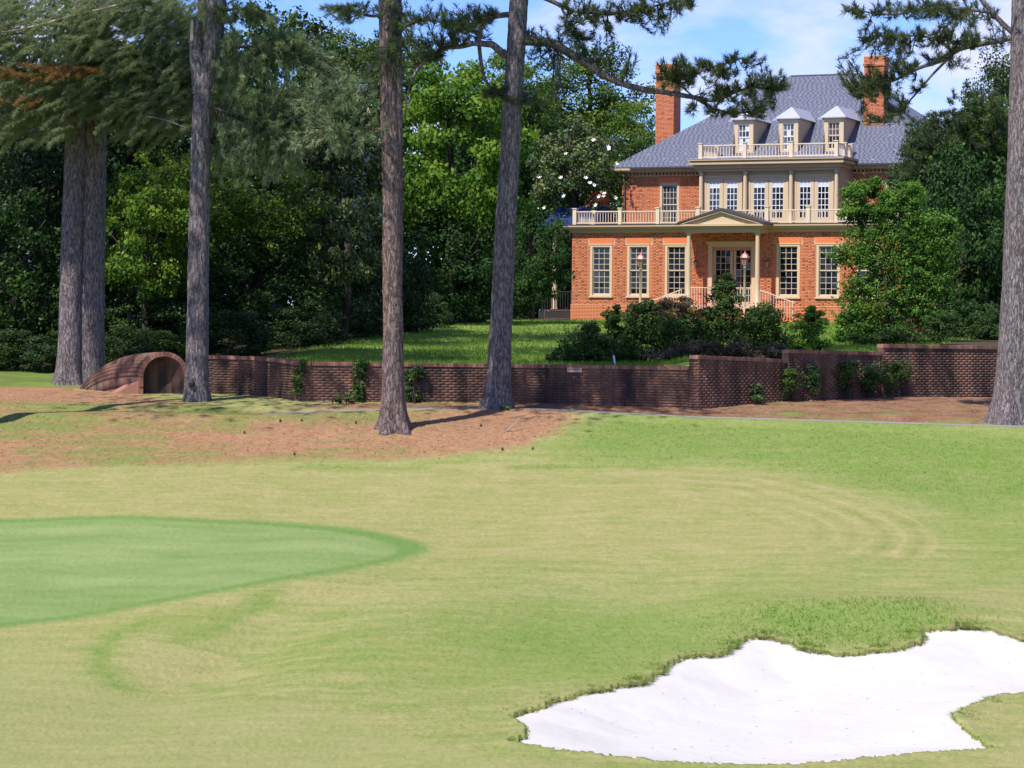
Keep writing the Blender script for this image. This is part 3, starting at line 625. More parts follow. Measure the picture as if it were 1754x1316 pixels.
# terrace cornice and balustrade
b = MB(); b.box(-LW - .08, LW + .08, -.08, 0, 4.60, 4.72); b.box(-LW - .16, LW + .16, -.16, .3, 4.722, 4.80); b.box(-LW - .34, LW + .34, -.34, 8, 4.80, 4.90); b.box(-LW - .42, LW + .42, -.42, 8, 4.90, 4.99)
HP('terrace_cornice', b, 'trim_dark')
b = MB(); b.box(-LW - .44, LW + .44, -.44, 8, 4.992, 5.03); HP('terrace_floor', b, 'roof_edge')
def balustrade(name, pts, posts, z0, rail_h, post_h, mat, step, bw=.03, pw=.2):
    b = MB()
    for a, c in zip(pts[:-1], pts[1:]):
        b.bar((*a, z0 + rail_h - .045), (*c, z0 + rail_h - .045), .09, .06); b.bar((*a, z0 + .085), (*c, z0 + .085), .07, .06)
    root = HP(name, b, mat)
    c = MB(); h = pw / 2; c.box(-h, h, -h, h, z0, z0 + post_h - .05); c.box(-h - .03, h + .03, -h - .03, h + .03, z0 + post_h - .05, z0 + post_h); pm = c.mesh('post', M[mat])
    for p in posts: obj('post', pm, root, (*p, 0))
    c = MB(); c.box(-bw/2, bw/2, -bw/2, bw/2, z0 + .11, z0 + rail_h - .07); bm_ = c.mesh('baluster', M[mat])
    for a, c2 in zip(pts[:-1], pts[1:]):
        a, c2 = Vector((*a, 0)), Vector((*c2, 0)); L_ = (c2 - a).length; n = max(1, int(L_ / step))
        for k in range(n):
            p = a.lerp(c2, (k + .5) / n)
            if all((p - Vector((*q, 0))).length > pw * .6 for q in posts): obj('baluster', bm_, root, p)
    return root
balustrade('terrace_balustrade', [(-8.76, 2.6), (-8.76, -.1), (8.76, -.1), (8.76, 2.6)], [(-8.76, 2.6)] + [(x, -.1) for x in (-8.76, -6.18, -4.06, -1.82, 1.92, 4.13, 6.19, 8.76)] + [(8.76, 2.6)], 5.03, .73, .88, 'muntin', .152)
# upper storey
YU = 8.0
UWIN = [(c - .585, c + .585, 5.2, 7.65) for c in UWC]
b = wall_with_holes(-UW, UW, 4.6, 8.05, YU, .3, UWIN); b.box(-UW, -UW + .3, YU + .3, 24, 4.6, 8.05); b.box(UW - .3, UW, YU + .3, 24, 4.6, 8.05); b.box(-UW, UW, 23.7, 24, 4.6, 8.05); b.box(-UW + .31, UW - .31, YU + 1, YU + 1.1, 4.7, 8.0)
uw = HP('upper_wall', b, 'mortar'); B = Bricks()
for xa, xb in ((-UW, -4.0), (4.1, UW)):
    c = UWC[0] if xa < 0 else UWC[1]
    face_bricks(B, (xa, YU, 5.0), (1, 0, 0), (0, -1, 0), xb - xa, 0, 3.05, [(c - .585 - xa, c + .585 - xa, .2, 2.65)], [(c - .75 - xa, c - .585 - xa, 0, 3), (c + .585 - xa, c + .75 - xa, 0, 3)], 11, darkp=.12)
tag(obj('brick', B.mesh('brick', M['house_brick']), uw), kind='stuff')
for k, c in enumerate(UWC):
    q = MB(); q.prism([(c - .585, 7.65), (c + .585, 7.65), (c + .7, 7.98), (c - .7, 7.98)], YU - .016, YU + .02, 'y'); HP('flat_arch', q, 'arch_brick')
    sash_window(c, 5.25, 7.65, 1.16, YU, 4, 3, 40 + k)
b = MB(); b.box(-UW - .07, UW + .07, YU - .07, 24, 8.02, 8.12); b.box(-UW - .13, UW + .13, YU - .13, 24, 8.22, 8.28); b.box(-UW - .42, UW + .42, YU - .5, 24.2, 8.28, 8.36); b.box(-UW - .47, UW + .47, YU - .58, 24.3, 8.36, 8.5); HP('main_cornice', b, 'trim_dark')
b = MB(); x = -UW - .08
while x < UW:
    if not -4.2 < x < 4.2: b.box(x, x + .11, YU - .12, YU - .02, 8.122, 8.22)
    x += .22
HP('dentil_band', b, 'trim_dark')
b = MB(); b.bar((-9.1, YU - .08, 5.0), (-9.1, YU - .08, 8.0), .09); b.bar((-9.1, YU - .08, 8.0), (-9.15, YU - .56, 8.42), .09); HP('downpipe', b, 'pipe')
b = MB(); b.box(-8.6, -3.95, YU - .70, YU - .585, 8.44, 8.53); b.box(4.2, 9.6, YU - .70, YU - .585, 8.44, 8.53); HP('gutter', b, 'roof_edge')
# roof
EY, EZ, EXH, RY, RZ, RXH = 7.4, 8.502, 9.78, 16.0, 14.2, 2.0; PITCH = (RZ - EZ) / (RY - EY)
b = MB(); BY = 2 * RY - EY
b.add([(-EXH, EY, EZ), (EXH, EY, EZ), (EXH, BY, EZ), (-EXH, BY, EZ), (-RXH, RY, RZ), (RXH, RY, RZ)], [(0, 1, 5, 4), (1, 2, 5), (2, 3, 4, 5), (3, 0, 4), (3, 2, 1, 0)])
roof = HP('roof', b, 'slate')
B = Bricks(); r = random.Random(5); sl = math.hypot(RY - EY, RZ - EZ); du = np.array([1.0, 0, 0]); dv = nrm(np.array([0, RY - EY, RZ - EZ])); dn = np.array([0, -dv[2], dv[1]]); n_r = int(sl / .165)
for k in range(n_r):
    s0 = k * sl / n_r; f = s0 / sl; hw = EXH + (RXH - EXH) * f; x = -hw + (.0 if k % 2 else -.15)
    while x < hw:
        w = r.uniform(.22, .32); a, c = max(x, -hw), min(x + w - .008, hw - (EXH - RXH) * .2 / sl)
        if c - a > .03:
            t = r.uniform(.1, .85) if r.random() < .955 else r.uniform(.92, 1)
            o = np.array([a, EY, EZ]) + dv * s0 + dn * .004; tilt = nrm(dv * .19 - dn * .005)
            B.add(o + dn * (.014 + r.uniform(0, .003)), du, tilt, dn, c - a, .19, .005, t)
        x += w
tag(obj('slate', B.mesh('slate', M['slate']), roof), kind='stuff')
b = MB(); b.bar((-RXH, RY, RZ + .03), (RXH, RY, RZ + .03), .22, .05); obj('ridge_cap', b.mesh('ridge_cap', M['slate']), roof)
# dormers
for k, xc in enumerate((-2.33, .25, 2.82)):
    yf = 8.55; zb, zt = 9.0, 11.1; yb = EY + (zt - EZ) / PITCH; h = .555
    b = MB(); b.prism([(yf + .16, zb), (yf + .16, zt), (yb + .1, zt), (EY + (zb - EZ) / PITCH, zb)], xc - h + .03, xc + h - .03, 'x')
    b.box(xc - h, xc - .32, yf, yf + .16, zb, zt); b.box(xc + .32, xc + h, yf, yf + .16, zb, zt); b.box(xc - .32, xc + .32, yf, yf + .16, zt - .24, zt); b.box(xc - .32, xc + .32, yf - .02, yf + .16, zb, zb + .42)
    d = HP('dormer', b, 'trim')
    c = MB(); e = .72; ya = yf - .17; za = zt + .002; zr = 11.82; yr = yf + .55; yb2 = EY + (zr - EZ) / PITCH; ye = EY + (za - EZ) / PITCH
    c.add([(xc - e, ya, za), (xc + e, ya, za), (xc, yr, zr), (xc - e, ye, za), (xc + e, ye, za), (xc, yb2, zr), (xc - e, ya, za + .05), (xc + e, ya, za + .05)],
          [(0, 1, 7, 6), (6, 7, 2), (1, 4, 5, 2, 7), (0, 6, 2, 5, 3), (0, 3, 4, 1)]); obj('dormer_roof', c.mesh('dormer_roof', M['lead']), d)
    c = MB(); yy = yf + .07; zw0, zw1 = zb + .42, zt - .24; hh = (zw1 - zw0) / 2
    for q, y2 in ((0, yy + .03), (1, yy)):
        za2 = zw0 + q * hh; c.box(-.32 + xc, -.28 + xc, y2, y2 + .03, za2, za2 + hh); c.box(.28 + xc, .32 + xc, y2, y2 + .03, za2, za2 + hh); c.box(-.28 + xc, .28 + xc, y2, y2 + .03, za2, za2 + .045); c.box(-.28 + xc, .28 + xc, y2, y2 + .03, za2 + hh - .045, za2 + hh)
        muntins(c, 3, 2, .56/3, (hh - .09)/2, 0, y2 + .002, y2 + .026, xc - .28, za2 + .045, .028)
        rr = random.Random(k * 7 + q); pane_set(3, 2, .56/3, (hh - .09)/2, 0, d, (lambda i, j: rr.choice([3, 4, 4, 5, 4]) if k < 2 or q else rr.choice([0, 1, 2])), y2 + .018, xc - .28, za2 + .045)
    obj('sash', c.mesh('sash', M['white_muntin'] if k < 2 else M['muntin']), d)
    b = MB(); b.box(xc - .95, xc - .70, yf + .2, yf + .5, zt - .06, zt + .06); obj('copper_valley', b.mesh('copper_valley', M['lead']), d)
# bay with french doors
YB = 5.55; BX0, BX1 = -3.84, 4.0; bc = .08
b = MB(); b.box(BX0, BX1, YB + .25, YU + .3, 5.03, 8.1); HP('bay_wall', b, 'trim')
b = MB(); b.box(BX0 - .08, BX1 + .08, YB - .12, YU, 8.1, 8.24); b.box(BX0 - .2, BX1 + .2, YB - .26, YU, 8.24, 8.45); b.box(BX0 - .42, BX1 + .42, YB - .5, YU, 8.45, 8.55); b.box(BX0 - .34, BX1 + .34, YB - .42, YU, 8.55, 8.66); b.box(BX0 - .46, BX1 + .46, YB - .56, YU + .1, 8.66, 8.74)
HP('bay_cornice', b, 'trim_dark')
b = MB(); b.box(BX0 - .48, BX1 + .48, YB - .58, YU + .3, 8.742, 8.775); HP('bay_roof', b, 'lead')
for x in (-3.72, -1.2, 1.38, 3.9):
    c = MB(); c.lathe((x, YB + .02, 5.03), [(.17, 0), (.17, .08), (.125, .12), (.125, 1.0), (.105, 2.88), (.105, 2.92), (.14, 2.96), (.14, 3.05)], 16); HP('bay_column', c, 'trim', smooth=True)
gy = YB + .18
for k, (xa, xb) in enumerate(((-3.58, -1.42), (-1.05, 1.18), (1.54, 3.7))):
    c = MB(); c.box(xa, xa + .09, gy - .02, YB + .25, 5.03, 7.83); c.box(xb - .09, xb, gy - .02, YB + .25, 5.03, 7.83); c.box(xa, xb, gy - .022, YB + .25, 7.74, 7.83); c.box(xa - .06, xb + .06, gy - .05, YB + .249, 7.831, 7.88); HP('door_surround', c, 'trim')
    mid = (xa + xb) / 2
    for sx in (-1, 1):
        lx0, lx1 = (xa + .09, mid - .012) if sx < 0 else (mid + .012, xb - .09); st = .19; pw = (lx1 - lx0 - 2 * st) / 3; z0_, z1_ = 5.58, 7.55; ph = (z1_ - z0_) / 6; y0_ = gy + .005
        c = MB(); c.box(lx0, lx0 + st, y0_, y0_ + .06, 5.05, 7.73); c.box(lx1 - st, lx1, y0_, y0_ + .06, 5.05, 7.73); c.box(lx0 + st, lx1 - st, y0_, y0_ + .06, 5.05, z0_); c.box(lx0 + st, lx1 - st, y0_, y0_ + .06, z1_, 7.73)
        dr = HP('french_door', c, 'trim'); c = MB(); muntins(c, 3, 6, pw, ph, 0, y0_ + .012, y0_ + .05, lx0 + st, z0_, .03); c.box(lx0 + st, lx0 + st + .015, y0_ + .01, y0_ + .05, z0_, z1_); c.box(lx1 - st - .015, lx1 - st, y0_ + .01, y0_ + .05, z0_, z1_); obj('muntin_grid', c.mesh('muntin_grid', M['white_muntin']), dr)
        rr = random.Random(k * 5 + sx + 60); pale = (k == 0 and sx < 0)
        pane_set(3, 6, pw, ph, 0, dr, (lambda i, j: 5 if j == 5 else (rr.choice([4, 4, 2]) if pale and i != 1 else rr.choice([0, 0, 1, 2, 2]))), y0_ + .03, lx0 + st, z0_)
balustrade('bay_balustrade', [(-3.66, YU + .1), (-3.66, YB - .25), (3.96, YB - .25), (3.96, YU + .1)], [(-3.66, YB - .25), (-1.14, YB - .25), (1.47, YB - .25), (3.96, YB - .25), (3.96, YB + 1.3), (3.96, YU), (-3.66, YU)], 8.775, .76, .86, 'muntin', .17)
# chimneys
def chimney(x0, x1, y0, y1, z0, z1, flash, seed):
    b = MB(); b.box(x0, x1, y0, y1, z0, z1 - .55); b.box(x0 - .06, x1 + .06, y0 - .06, y1 + .06, z1 - .55, z1 - .38); b.box(x0 - .02, x1 + .02, y0 - .02, y1 + .02, z1 - .38, z1); o = HP('chimney', b, 'mortar'); B = Bricks()
    for (ex, zz0, zz1) in ((0, z0, z1 - .56), (.06, z1 - .55, z1 - .39), (.02, z1 - .38, z1)):
        face_bricks(B, (x0 - ex, y0 - ex, zz0), (1, 0, 0), (0, -1, 0), x1 - x0 + 2*ex, 0, zz1 - zz0, (), ((.0, .1, 0, 99), (1.0, 1.2, 0, 99)), seed, darkp=.1)
        face_bricks(B, (x1 + ex, y0 - ex, zz0), (0, 1, 0), (1, 0, 0), y1 - y0 + 2*ex, 0, zz1 - zz0, (), (), seed + 1, darkp=.15)
        face_bricks(B, (x0 - ex, y1 + ex, zz0), (0, -1, 0), (-1, 0, 0), y1 - y0 + 2*ex, 0, zz1 - zz0, (), (), seed + 2, darkp=.15)
    tag(obj('brick', B.mesh('brick', M['house_brick']), o), kind='stuff')
    if flash:
        c = MB(); c.box(x0 - .03, x1 + .03, y0 - .03, y0 + .2, flash, flash + .22); obj('flashing', c.mesh('flashing', M['flash']), o)
    return o
chimney(-9.6, -8.49, 14, 15.2, 4.8, 14.95, 0, 71); chimney(3.85, 4.95, 10.8, 11.8, 9.5, 14.64, 10.72, 75)
# low chimney with domed brick hood at the left of the terrace
b = MB(); b.box(-11.4, -10.35, 8.0, 9.0, 0, 6.35); b.box(-11.46, -10.29, 7.94, 9.06, 6.35, 6.45); o = HP('chimney', b, 'mortar'); B = Bricks()
face_bricks(B, (-11.4, 8, 3), (1, 0, 0), (0, -1, 0), 1.05, 0, 3.35, (), ((0, 9, 0, 9),), 81); face_bricks(B, (-10.35, 8, 3), (0, 1, 0), (1, 0, 0), 1.0, 0, 3.35, (), (), 82); tag(obj('brick', B.mesh('brick', M['house_brick']), o), kind='stuff')
c = MB()
for k in range(6):
    w = .48 - .02 * k if k < 3 else .52 - .07 * (k - 3); z = 6.45 + .075 * k + (.0 if k < 3 else .12 * (k - 3)); c.box(-10.88 - w, -10.88 + w, 8.5 - w, 8.5 + w, z, z + (.07 if k < 3 else .19))
obj('brick_hood', c.mesh('brick_hood', M['arch_brick']), o)
# side porch at the left end
b = MB(); b.prism([(5.4, 5.22), (10.6, 5.22), (8.0, 6.4)], -13.1, -10.2, 'x'); b.prism([(5.42, 5.0), (10.5, 5.0), (10.5, 5.215), (5.42, 5.215)], -13.0, -9.4, 'x'); HP('side_porch_roof', b, 'blue_roof')
B2 = MB()
for k in range(9):
    z = 5.24 + k * .125; y = 5.38 + k * .28; B2.bar((-13.12, y, z), (-10.2, y, z), .28, .03, up=(0, -.4, 1))
HP('side_porch_slates', B2, 'blue_roof')
c = MB(); c.lathe((-12.5, 6, .5), [(.19, 0), (.19, .1), (.15, .14), (.15, 1.4), (.125, 4.0), (.16, 4.1), (.16, 4.5)], 14); HP('side_porch_column', c, 'trim', smooth=True)
b = MB(); b.box(-13.3, -9.0, 5.6, 10.4, -.5, .45); HP('side_porch_floor', b, 'dark_metal')
b = MB(); b.bar((-13.2, 5.7, 1.55), (-9.0, 5.7, 1.55), .05); b.bar((-13.2, 5.7, .55), (-9.0, 5.7, .55), .05); o = HP('side_porch_railing', b, 'dark_metal')
c = MB(); c.box(-.015, .015, -.015, .015, .45, 1.54); cm = c.mesh('baluster', M['dark_metal'])
for k in range(26): obj('baluster', cm, o, (-13.1 + k * .155, 5.7, 0))
b = MB(); b.bar((-12.6, 4.9, .5), (-9.1, 4.9, .5), .06, .05); b.bar((-12.6, 4.9, -.05), (-12.6, 4.9, .5), .06); b.bar((-9.3, 4.9, -.05), (-9.3, 4.9, .5), .06); b.bar((-12.6, 4.9, .05), (-9.1, 4.9, .05), .05); HP('ramp_rail', b, 'pipe')

# ------------------------------------------------------------------ lamp posts
def lamp(px, top, Y, label):
    p = at(px, top, Y); gz = float(zu(p[0], Y)); t = thing('lamp_post', label, 'lamp post', (p[0], Y, gz), .4, 'lamp posts in front of the house'); H = p[2] - gz
    b = MB(); b.lathe((0, 0, 0), [(.09, 0), (.09, .25), (.06, .3), (.055, H - .83), (.07, H - .82), (.07, H - .78)], 12); obj('post', b.mesh('post', M['trim'], True), t)
    b = MB(); z = H - .78; b.lathe((0, 0, z), [(.035, 0), (.035, .06), (.10, .065), (.10, .09)], 8)
    for k in range(6):
        a = 2 * math.pi * (k + .5) / 6; b.bar((.10 * math.cos(a), .10 * math.sin(a), z + .09), (.185 * math.cos(a), .185 * math.sin(a), z + .42), .02)
    ln = obj('lantern', b.mesh('lantern', M['copper']), t)
    c = MB(); c.lathe((0, 0, z + .09), [(.085, 0), (.17, .33)], 6); obj('lantern_glass', c.mesh('lantern_glass', M['lantern_glass']), ln)
    c = MB(); c.lathe((0, 0, z + .42), [(.225, 0), (.235, .02), (.14, .18), (.055, .23), (.05, .26), (.012, .30), (.010, .37)], 6); obj('lantern_roof', c.mesh('lantern_roof', M['copper']), ln)
lamp(1097.5, 432, 121, 'slender cream lamp post with copper lantern before the second window from left'); lamp(1276, 429.5, 121, 'slender cream lamp post with copper lantern in front of the porch door')

# ------------------------------------------------------------------ garden walls
BRICK_VARIANTS = []
def brick_variant():
    if not BRICK_VARIANTS:
        for k in range(12):
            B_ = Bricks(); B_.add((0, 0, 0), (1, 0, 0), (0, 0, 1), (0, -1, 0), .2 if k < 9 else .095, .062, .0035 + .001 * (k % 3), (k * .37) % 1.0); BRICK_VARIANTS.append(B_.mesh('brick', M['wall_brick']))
    return BRICK_VARIANTS
def garden_wall(label, pts, tops, nmax, seed, name='garden_wall', end_face=False):
    """pts: plan polyline; tops: z of the coping at each point"""
    r = random.Random(seed); V = [np.array([p[0], p[1]]) for p in pts]; root = thing(name, label, 'wall', (V[0][0], V[0][1], float(zl(V[0][0], V[0][1]))))
    off = np.array(root.location); core = MB(); B_ = Bricks(); n_ind = 0; th = .24; cop = MB(); copn = 0
    for (a, b_), (za, zb_) in zip(zip(V[:-1], V[1:]), zip(tops[:-1], tops[1:])):
        d = b_ - a; L_ = np.linalg.norm(d); u = np.array([*(d / L_), 0]); n = np.array([u[1], -u[0], 0]); bk = -n * th
        if n[1] > 0: n = -n
        zlow = min(float(zl(a[0], a[1])), float(zl(b_[0], b_[1]))) - .45; ct = .1
        q = lambda p, dd, z: tuple(np.array([p[0], p[1], z]) + dd - off); z1a, z1b = za - ct, zb_ - ct; e = u * .06
        core.add([q(a, -e * 0, zlow), q(b_, e * 0, zlow), q(b_, bk, zlow), q(a, bk, zlow), q(a, 0 * bk, z1a), q(b_, 0 * bk, z1b), q(b_, bk, z1b), q(a, bk, z1a)], [(0,3,2,1),(4,5,6,7),(0,1,5,4),(1,2,6,5),(2,3,7,6),(3,0,4,7)])
        k = 0; z = zlow
        while z < max(z1a, z1b):
            x = -.105 * (k % 2)
            while x < L_:
                w = .2; aa, bb = max(x, 0), min(x + w, L_); xm = (aa + bb) / 2; top = z1a + (z1b - z1a) * xm / L_; gz = float(prof(a[1] + d[1] * xm / L_)) - .1
                if bb - aa > .04 and z + .066 < top and z > gz - .1:
                    o = np.array([a[0], a[1], z]) + u * aa
                    if bb - aa > .19 and n_ind < nmax and z > gz + .1:
                        ob = obj('brick', brick_variant()[r.randrange(9)], root, o - off); ob.rotation_euler = (0, 0, math.atan2(u[1], u[0])); n_ind += 1
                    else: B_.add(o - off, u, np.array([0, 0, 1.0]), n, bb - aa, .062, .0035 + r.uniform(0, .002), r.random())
                x += w + .0105
            z += .0725; k += 1
        m = max(1, int(L_ / .075))            # rowlock coping, brick by brick
        for i in range(m):
            f0 = i / m; z = za + (zb_ - za) * f0; o = np.array([a[0], a[1], 0]) + u * (L_ * f0) + n * .035 - off; w = L_ / m - .008; z0_, z1_ = z - .098 - off[2], z + r.uniform(-.006, .006) - off[2]
            P = [o, o + u * w, o + u * w - n * (th + .07), o - n * (th + .07)]; vs = [(p[0], p[1], z0_) for p in P] + [(p[0], p[1], z1_) for p in P]
            cb = MB(); cb.add(vs, [(0,3,2,1),(4,5,6,7),(0,1,5,4),(1,2,6,5),(2,3,7,6),(3,0,4,7)], r.random())
            if copn < 190: obj('coping_brick', cb.mesh('coping_brick', M['coping_brick']), root); copn += 1
            else: cop.add(vs, [(0,3,2,1),(4,5,6,7),(0,1,5,4),(1,2,6,5),(2,3,7,6),(3,0,4,7)], r.random())
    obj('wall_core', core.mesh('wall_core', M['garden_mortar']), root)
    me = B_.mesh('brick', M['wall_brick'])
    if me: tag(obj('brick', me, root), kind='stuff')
    if cop.v: tag(obj('coping_brick', cop.mesh('coping_brick', M['coping_brick']), root), kind='stuff')
    return root
ztop = lambda px, row, Y: at(px, row, Y)[2]
wp = lambda px, Y: at(px, 700, Y)[:2]
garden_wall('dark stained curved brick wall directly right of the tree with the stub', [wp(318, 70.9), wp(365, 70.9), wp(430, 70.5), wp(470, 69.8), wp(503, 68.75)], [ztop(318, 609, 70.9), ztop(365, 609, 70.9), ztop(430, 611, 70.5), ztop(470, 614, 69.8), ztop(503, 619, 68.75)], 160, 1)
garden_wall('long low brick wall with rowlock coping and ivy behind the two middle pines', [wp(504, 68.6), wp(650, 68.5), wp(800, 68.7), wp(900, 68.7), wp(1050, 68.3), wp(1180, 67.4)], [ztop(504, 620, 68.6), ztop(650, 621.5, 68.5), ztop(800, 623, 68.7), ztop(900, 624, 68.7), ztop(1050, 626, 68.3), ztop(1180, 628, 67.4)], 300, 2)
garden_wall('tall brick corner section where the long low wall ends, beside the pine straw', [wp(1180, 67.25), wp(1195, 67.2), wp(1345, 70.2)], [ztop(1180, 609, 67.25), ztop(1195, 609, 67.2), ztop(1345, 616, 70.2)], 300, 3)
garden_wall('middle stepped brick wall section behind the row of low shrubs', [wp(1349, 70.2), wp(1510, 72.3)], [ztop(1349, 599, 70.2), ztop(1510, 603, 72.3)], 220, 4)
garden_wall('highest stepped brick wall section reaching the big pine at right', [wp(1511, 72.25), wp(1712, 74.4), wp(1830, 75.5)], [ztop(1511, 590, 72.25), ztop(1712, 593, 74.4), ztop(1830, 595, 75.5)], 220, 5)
p = at(984, 634, 68.45); t = thing('wall_plaque', 'small faded reddish plaque mounted on the long low wall', 'plaque', (p[0], 68.43, p[2]), -.05)
b = MB(); b.box(-.2, .2, -.02, .02, -.06, .06); obj('plate', b.mesh('plate', M['plaque']), t); b = MB(); b.box(-.18, .18, -.026, -.0195, .0, .045); obj('colour_band', b.mesh('colour_band', M['plaque_red']), t)
# barrel-vaulted brick culvert at the left
def culvert():
    c0 = hit(282, 672); Yc = 70.6; x0 = at(281, 640, Yc)[0]; gz = float(zl(x0, Yc)) - .05; t = thing('brick_culvert', 'low barrel vaulted brick culvert with dark arched mouth between the left pines', 'culvert', (x0, Yc, gz))
    hw, ht = .58, 1.12; n = 18; sec = []
    for k in range(n + 1):
        a = math.pi * k / n; sec.append((-math.cos(a), math.sin(a)))
    sec = [(-1.0, -1.9), (-1.0, -.6)] + sec + [(1.0, -.6), (1.0, -1.9)]; n = len(sec) - 1
    def ringp(f, s): # outer/inner section along the sweep
        base = np.array([-2.0 * f, 1.7 * f, -.10 * f - .55 * f ** 3]); zc = ht - hw
        return [tuple(base + np.array([c * (hw + s), 0, zc + q * ((hw + s) if q > 0 else .5)])) for c, q in sec]
    def shell(s0, s1, name, mat, f0=0, f1=1, m=10, proud=0):
        V = []; F = []; L_ = len(sec)
        for i in range(m + 1):
            f = f0 + (f1 - f0) * i / m; V += ringp(f, s1) + ringp(f, s0)
        for i in range(m):
            for k in range(L_ - 1):
                o = i * 2 * L_; o2 = o + 2 * L_; F += [(o + k, o + k + 1, o2 + k + 1, o2 + k), (o + L_ + k, o2 + L_ + k, o2 + L_ + k + 1, o + L_ + k + 1)]
        for o in (0, m * 2 * L_):
            for k in range(L_ - 1): F.append((o + k, o + L_ + k, o + L_ + k + 1, o + k + 1))
        b = MB(); b.add(V, F); return obj(name, b.mesh(name, M[mat]), t)
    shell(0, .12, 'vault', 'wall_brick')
    B_ = Bricks(); r = random.Random(3)      # brick courses laid on the vault's back
    for i in range(26):
        f = i / 26; R1 = [np.array(p) for p in ringp(f, .12)]; R2 = [np.array(p) for p in ringp((i + 1) / 26, .12)]
        for k in range(n):
            u = (R2[k] - R1[k]); v = (R1[k + 1] - R1[k]); nn = nrm(np.cross(v, u)); nn = nn if nn @ np.array([np.sign(sec[k][0] + sec[k+1][0]) * .5, 0, max(sec[k][1], 0.1)]) > 0 else -nn; B_.add(R1[k] + u * .03 + v * .03, u, v, nn, .94, .94, .006, .3 + .6 * r.random())
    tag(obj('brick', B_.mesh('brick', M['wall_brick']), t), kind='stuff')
    for k in range(n):                       # arch ring at the mouth
        a = [np.array(p) for p in ringp(0, 0)]; c = [np.array(p) for p in ringp(0, .13)]; s = lambda P, q, w: P[q] * (1 - w) + P[q + 1] * w
        vs = [s(a, k, .05), s(a, k, .95), s(c, k, .95), s(c, k, .05)]; y = np.array([0, -.03, 0]); vs2 = [v + y for v in vs]; b = MB(); b.add([tuple(v + np.array([0, .05, 0])) for v in vs] + [tuple(v) for v in vs2], [(0,3,2,1),(4,5,6,7),(0,1,5,4),(1,2,6,5),(2,3,7,6),(3,0,4,7)], r.random()); obj('arch_brick', b.mesh('arch_brick', M['coping_brick']), t)
    C_ = ringp(.22, .02); b = MB(); b.add(C_ + [tuple(np.array(q) + np.array([0, .12, 0])) for q in C_], [tuple(range(n + 1)), tuple(range(2 * n + 1, n, -1))]); obj('added_mouth_wall', b.mesh('added_mouth_wall', M['wall_brick']), t)  # added behind the mouth to stop leaking light and set the interior tone
    b = MB(); b.add([(-hw - .10, -.02, -.5), (-hw - .10, -.02, .42), (-1.75, .35, -.12), (-1.75, .35, -.6), (-hw - .14, .25, -.5), (-hw - .14, .25, .55), (-1.75, .6, -.02), (-1.75, .6, -.6)], [(0, 1, 2, 3), (4, 7, 6, 5), (1, 5, 6, 2), (0, 4, 5, 1), (3, 2, 6, 7), (0, 3, 7, 4)]); obj('wing_wall', b.mesh('wing_wall', M['coping_brick']), t)
culvert()

# ------------------------------------------------------------------ foliage builders
def leaves_mesh(name, C, size, tint, out, mat, asp=.62, up=.5):
    n = len(C); nr = nrm(out * .7 + RNG.standard_normal((n, 3)) * .75 + np.array([0, 0, up])); t = nrm(np.cross(nr, RNG.standard_normal((n, 3)))); b_ = np.cross(nr, t)
    L_ = (size * .5)[:, None]; W_ = L_ * asp
    V = np.stack([C - t * L_, C + b_ * W_ - nr * L_ * .15, C + t * L_, C - b_ * W_ - nr * L_ * .15], 1).reshape(-1, 3)
    F = np.arange(n * 4).reshape(-1, 4); return mesh_np(name, V, F, mat, tint=np.repeat(np.clip(tint, 0, 1), 4))
def crown_mesh(kind, seed, n_clump, per, leaf, mat, flat=.55, rc=(.16, .30), shell=.62):
    """crown of unit radius: leaf clumps on limbs, dense outside, loose inside"""
    r = np.random.default_rng(seed); d = nrm(r.standard_normal((n_clump, 3))); rad = shell + (1 - shell) * r.random(n_clump) ** .7; rad *= .78 + .3 * r.random(n_clump)
    inner = r.random(n_clump) < .2; rad[inner] *= .6; c = d * rad[:, None]; R_ = r.uniform(rc[0], rc[1], n_clump); tc = r.random(n_clump)
    P = []; T = []; O = []
    for i in range(n_clump):
        k = int(per * (R_[i] / rc[1]) ** 1.6); q = nrm(r.standard_normal((k, 3))) * (r.random(k) ** .45)[:, None]; q[:, 2] = q[:, 2] * flat - .12 * (q[:, 0] ** 2 + q[:, 1] ** 2)
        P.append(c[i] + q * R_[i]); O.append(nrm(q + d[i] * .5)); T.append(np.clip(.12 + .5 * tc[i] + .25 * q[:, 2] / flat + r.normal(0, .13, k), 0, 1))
    P, O, T = np.concatenate(P), np.concatenate(O), np.concatenate(T); return leaves_mesh('crown', P, leaf * r.uniform(.7, 1.3, len(P)), T, O, mat)
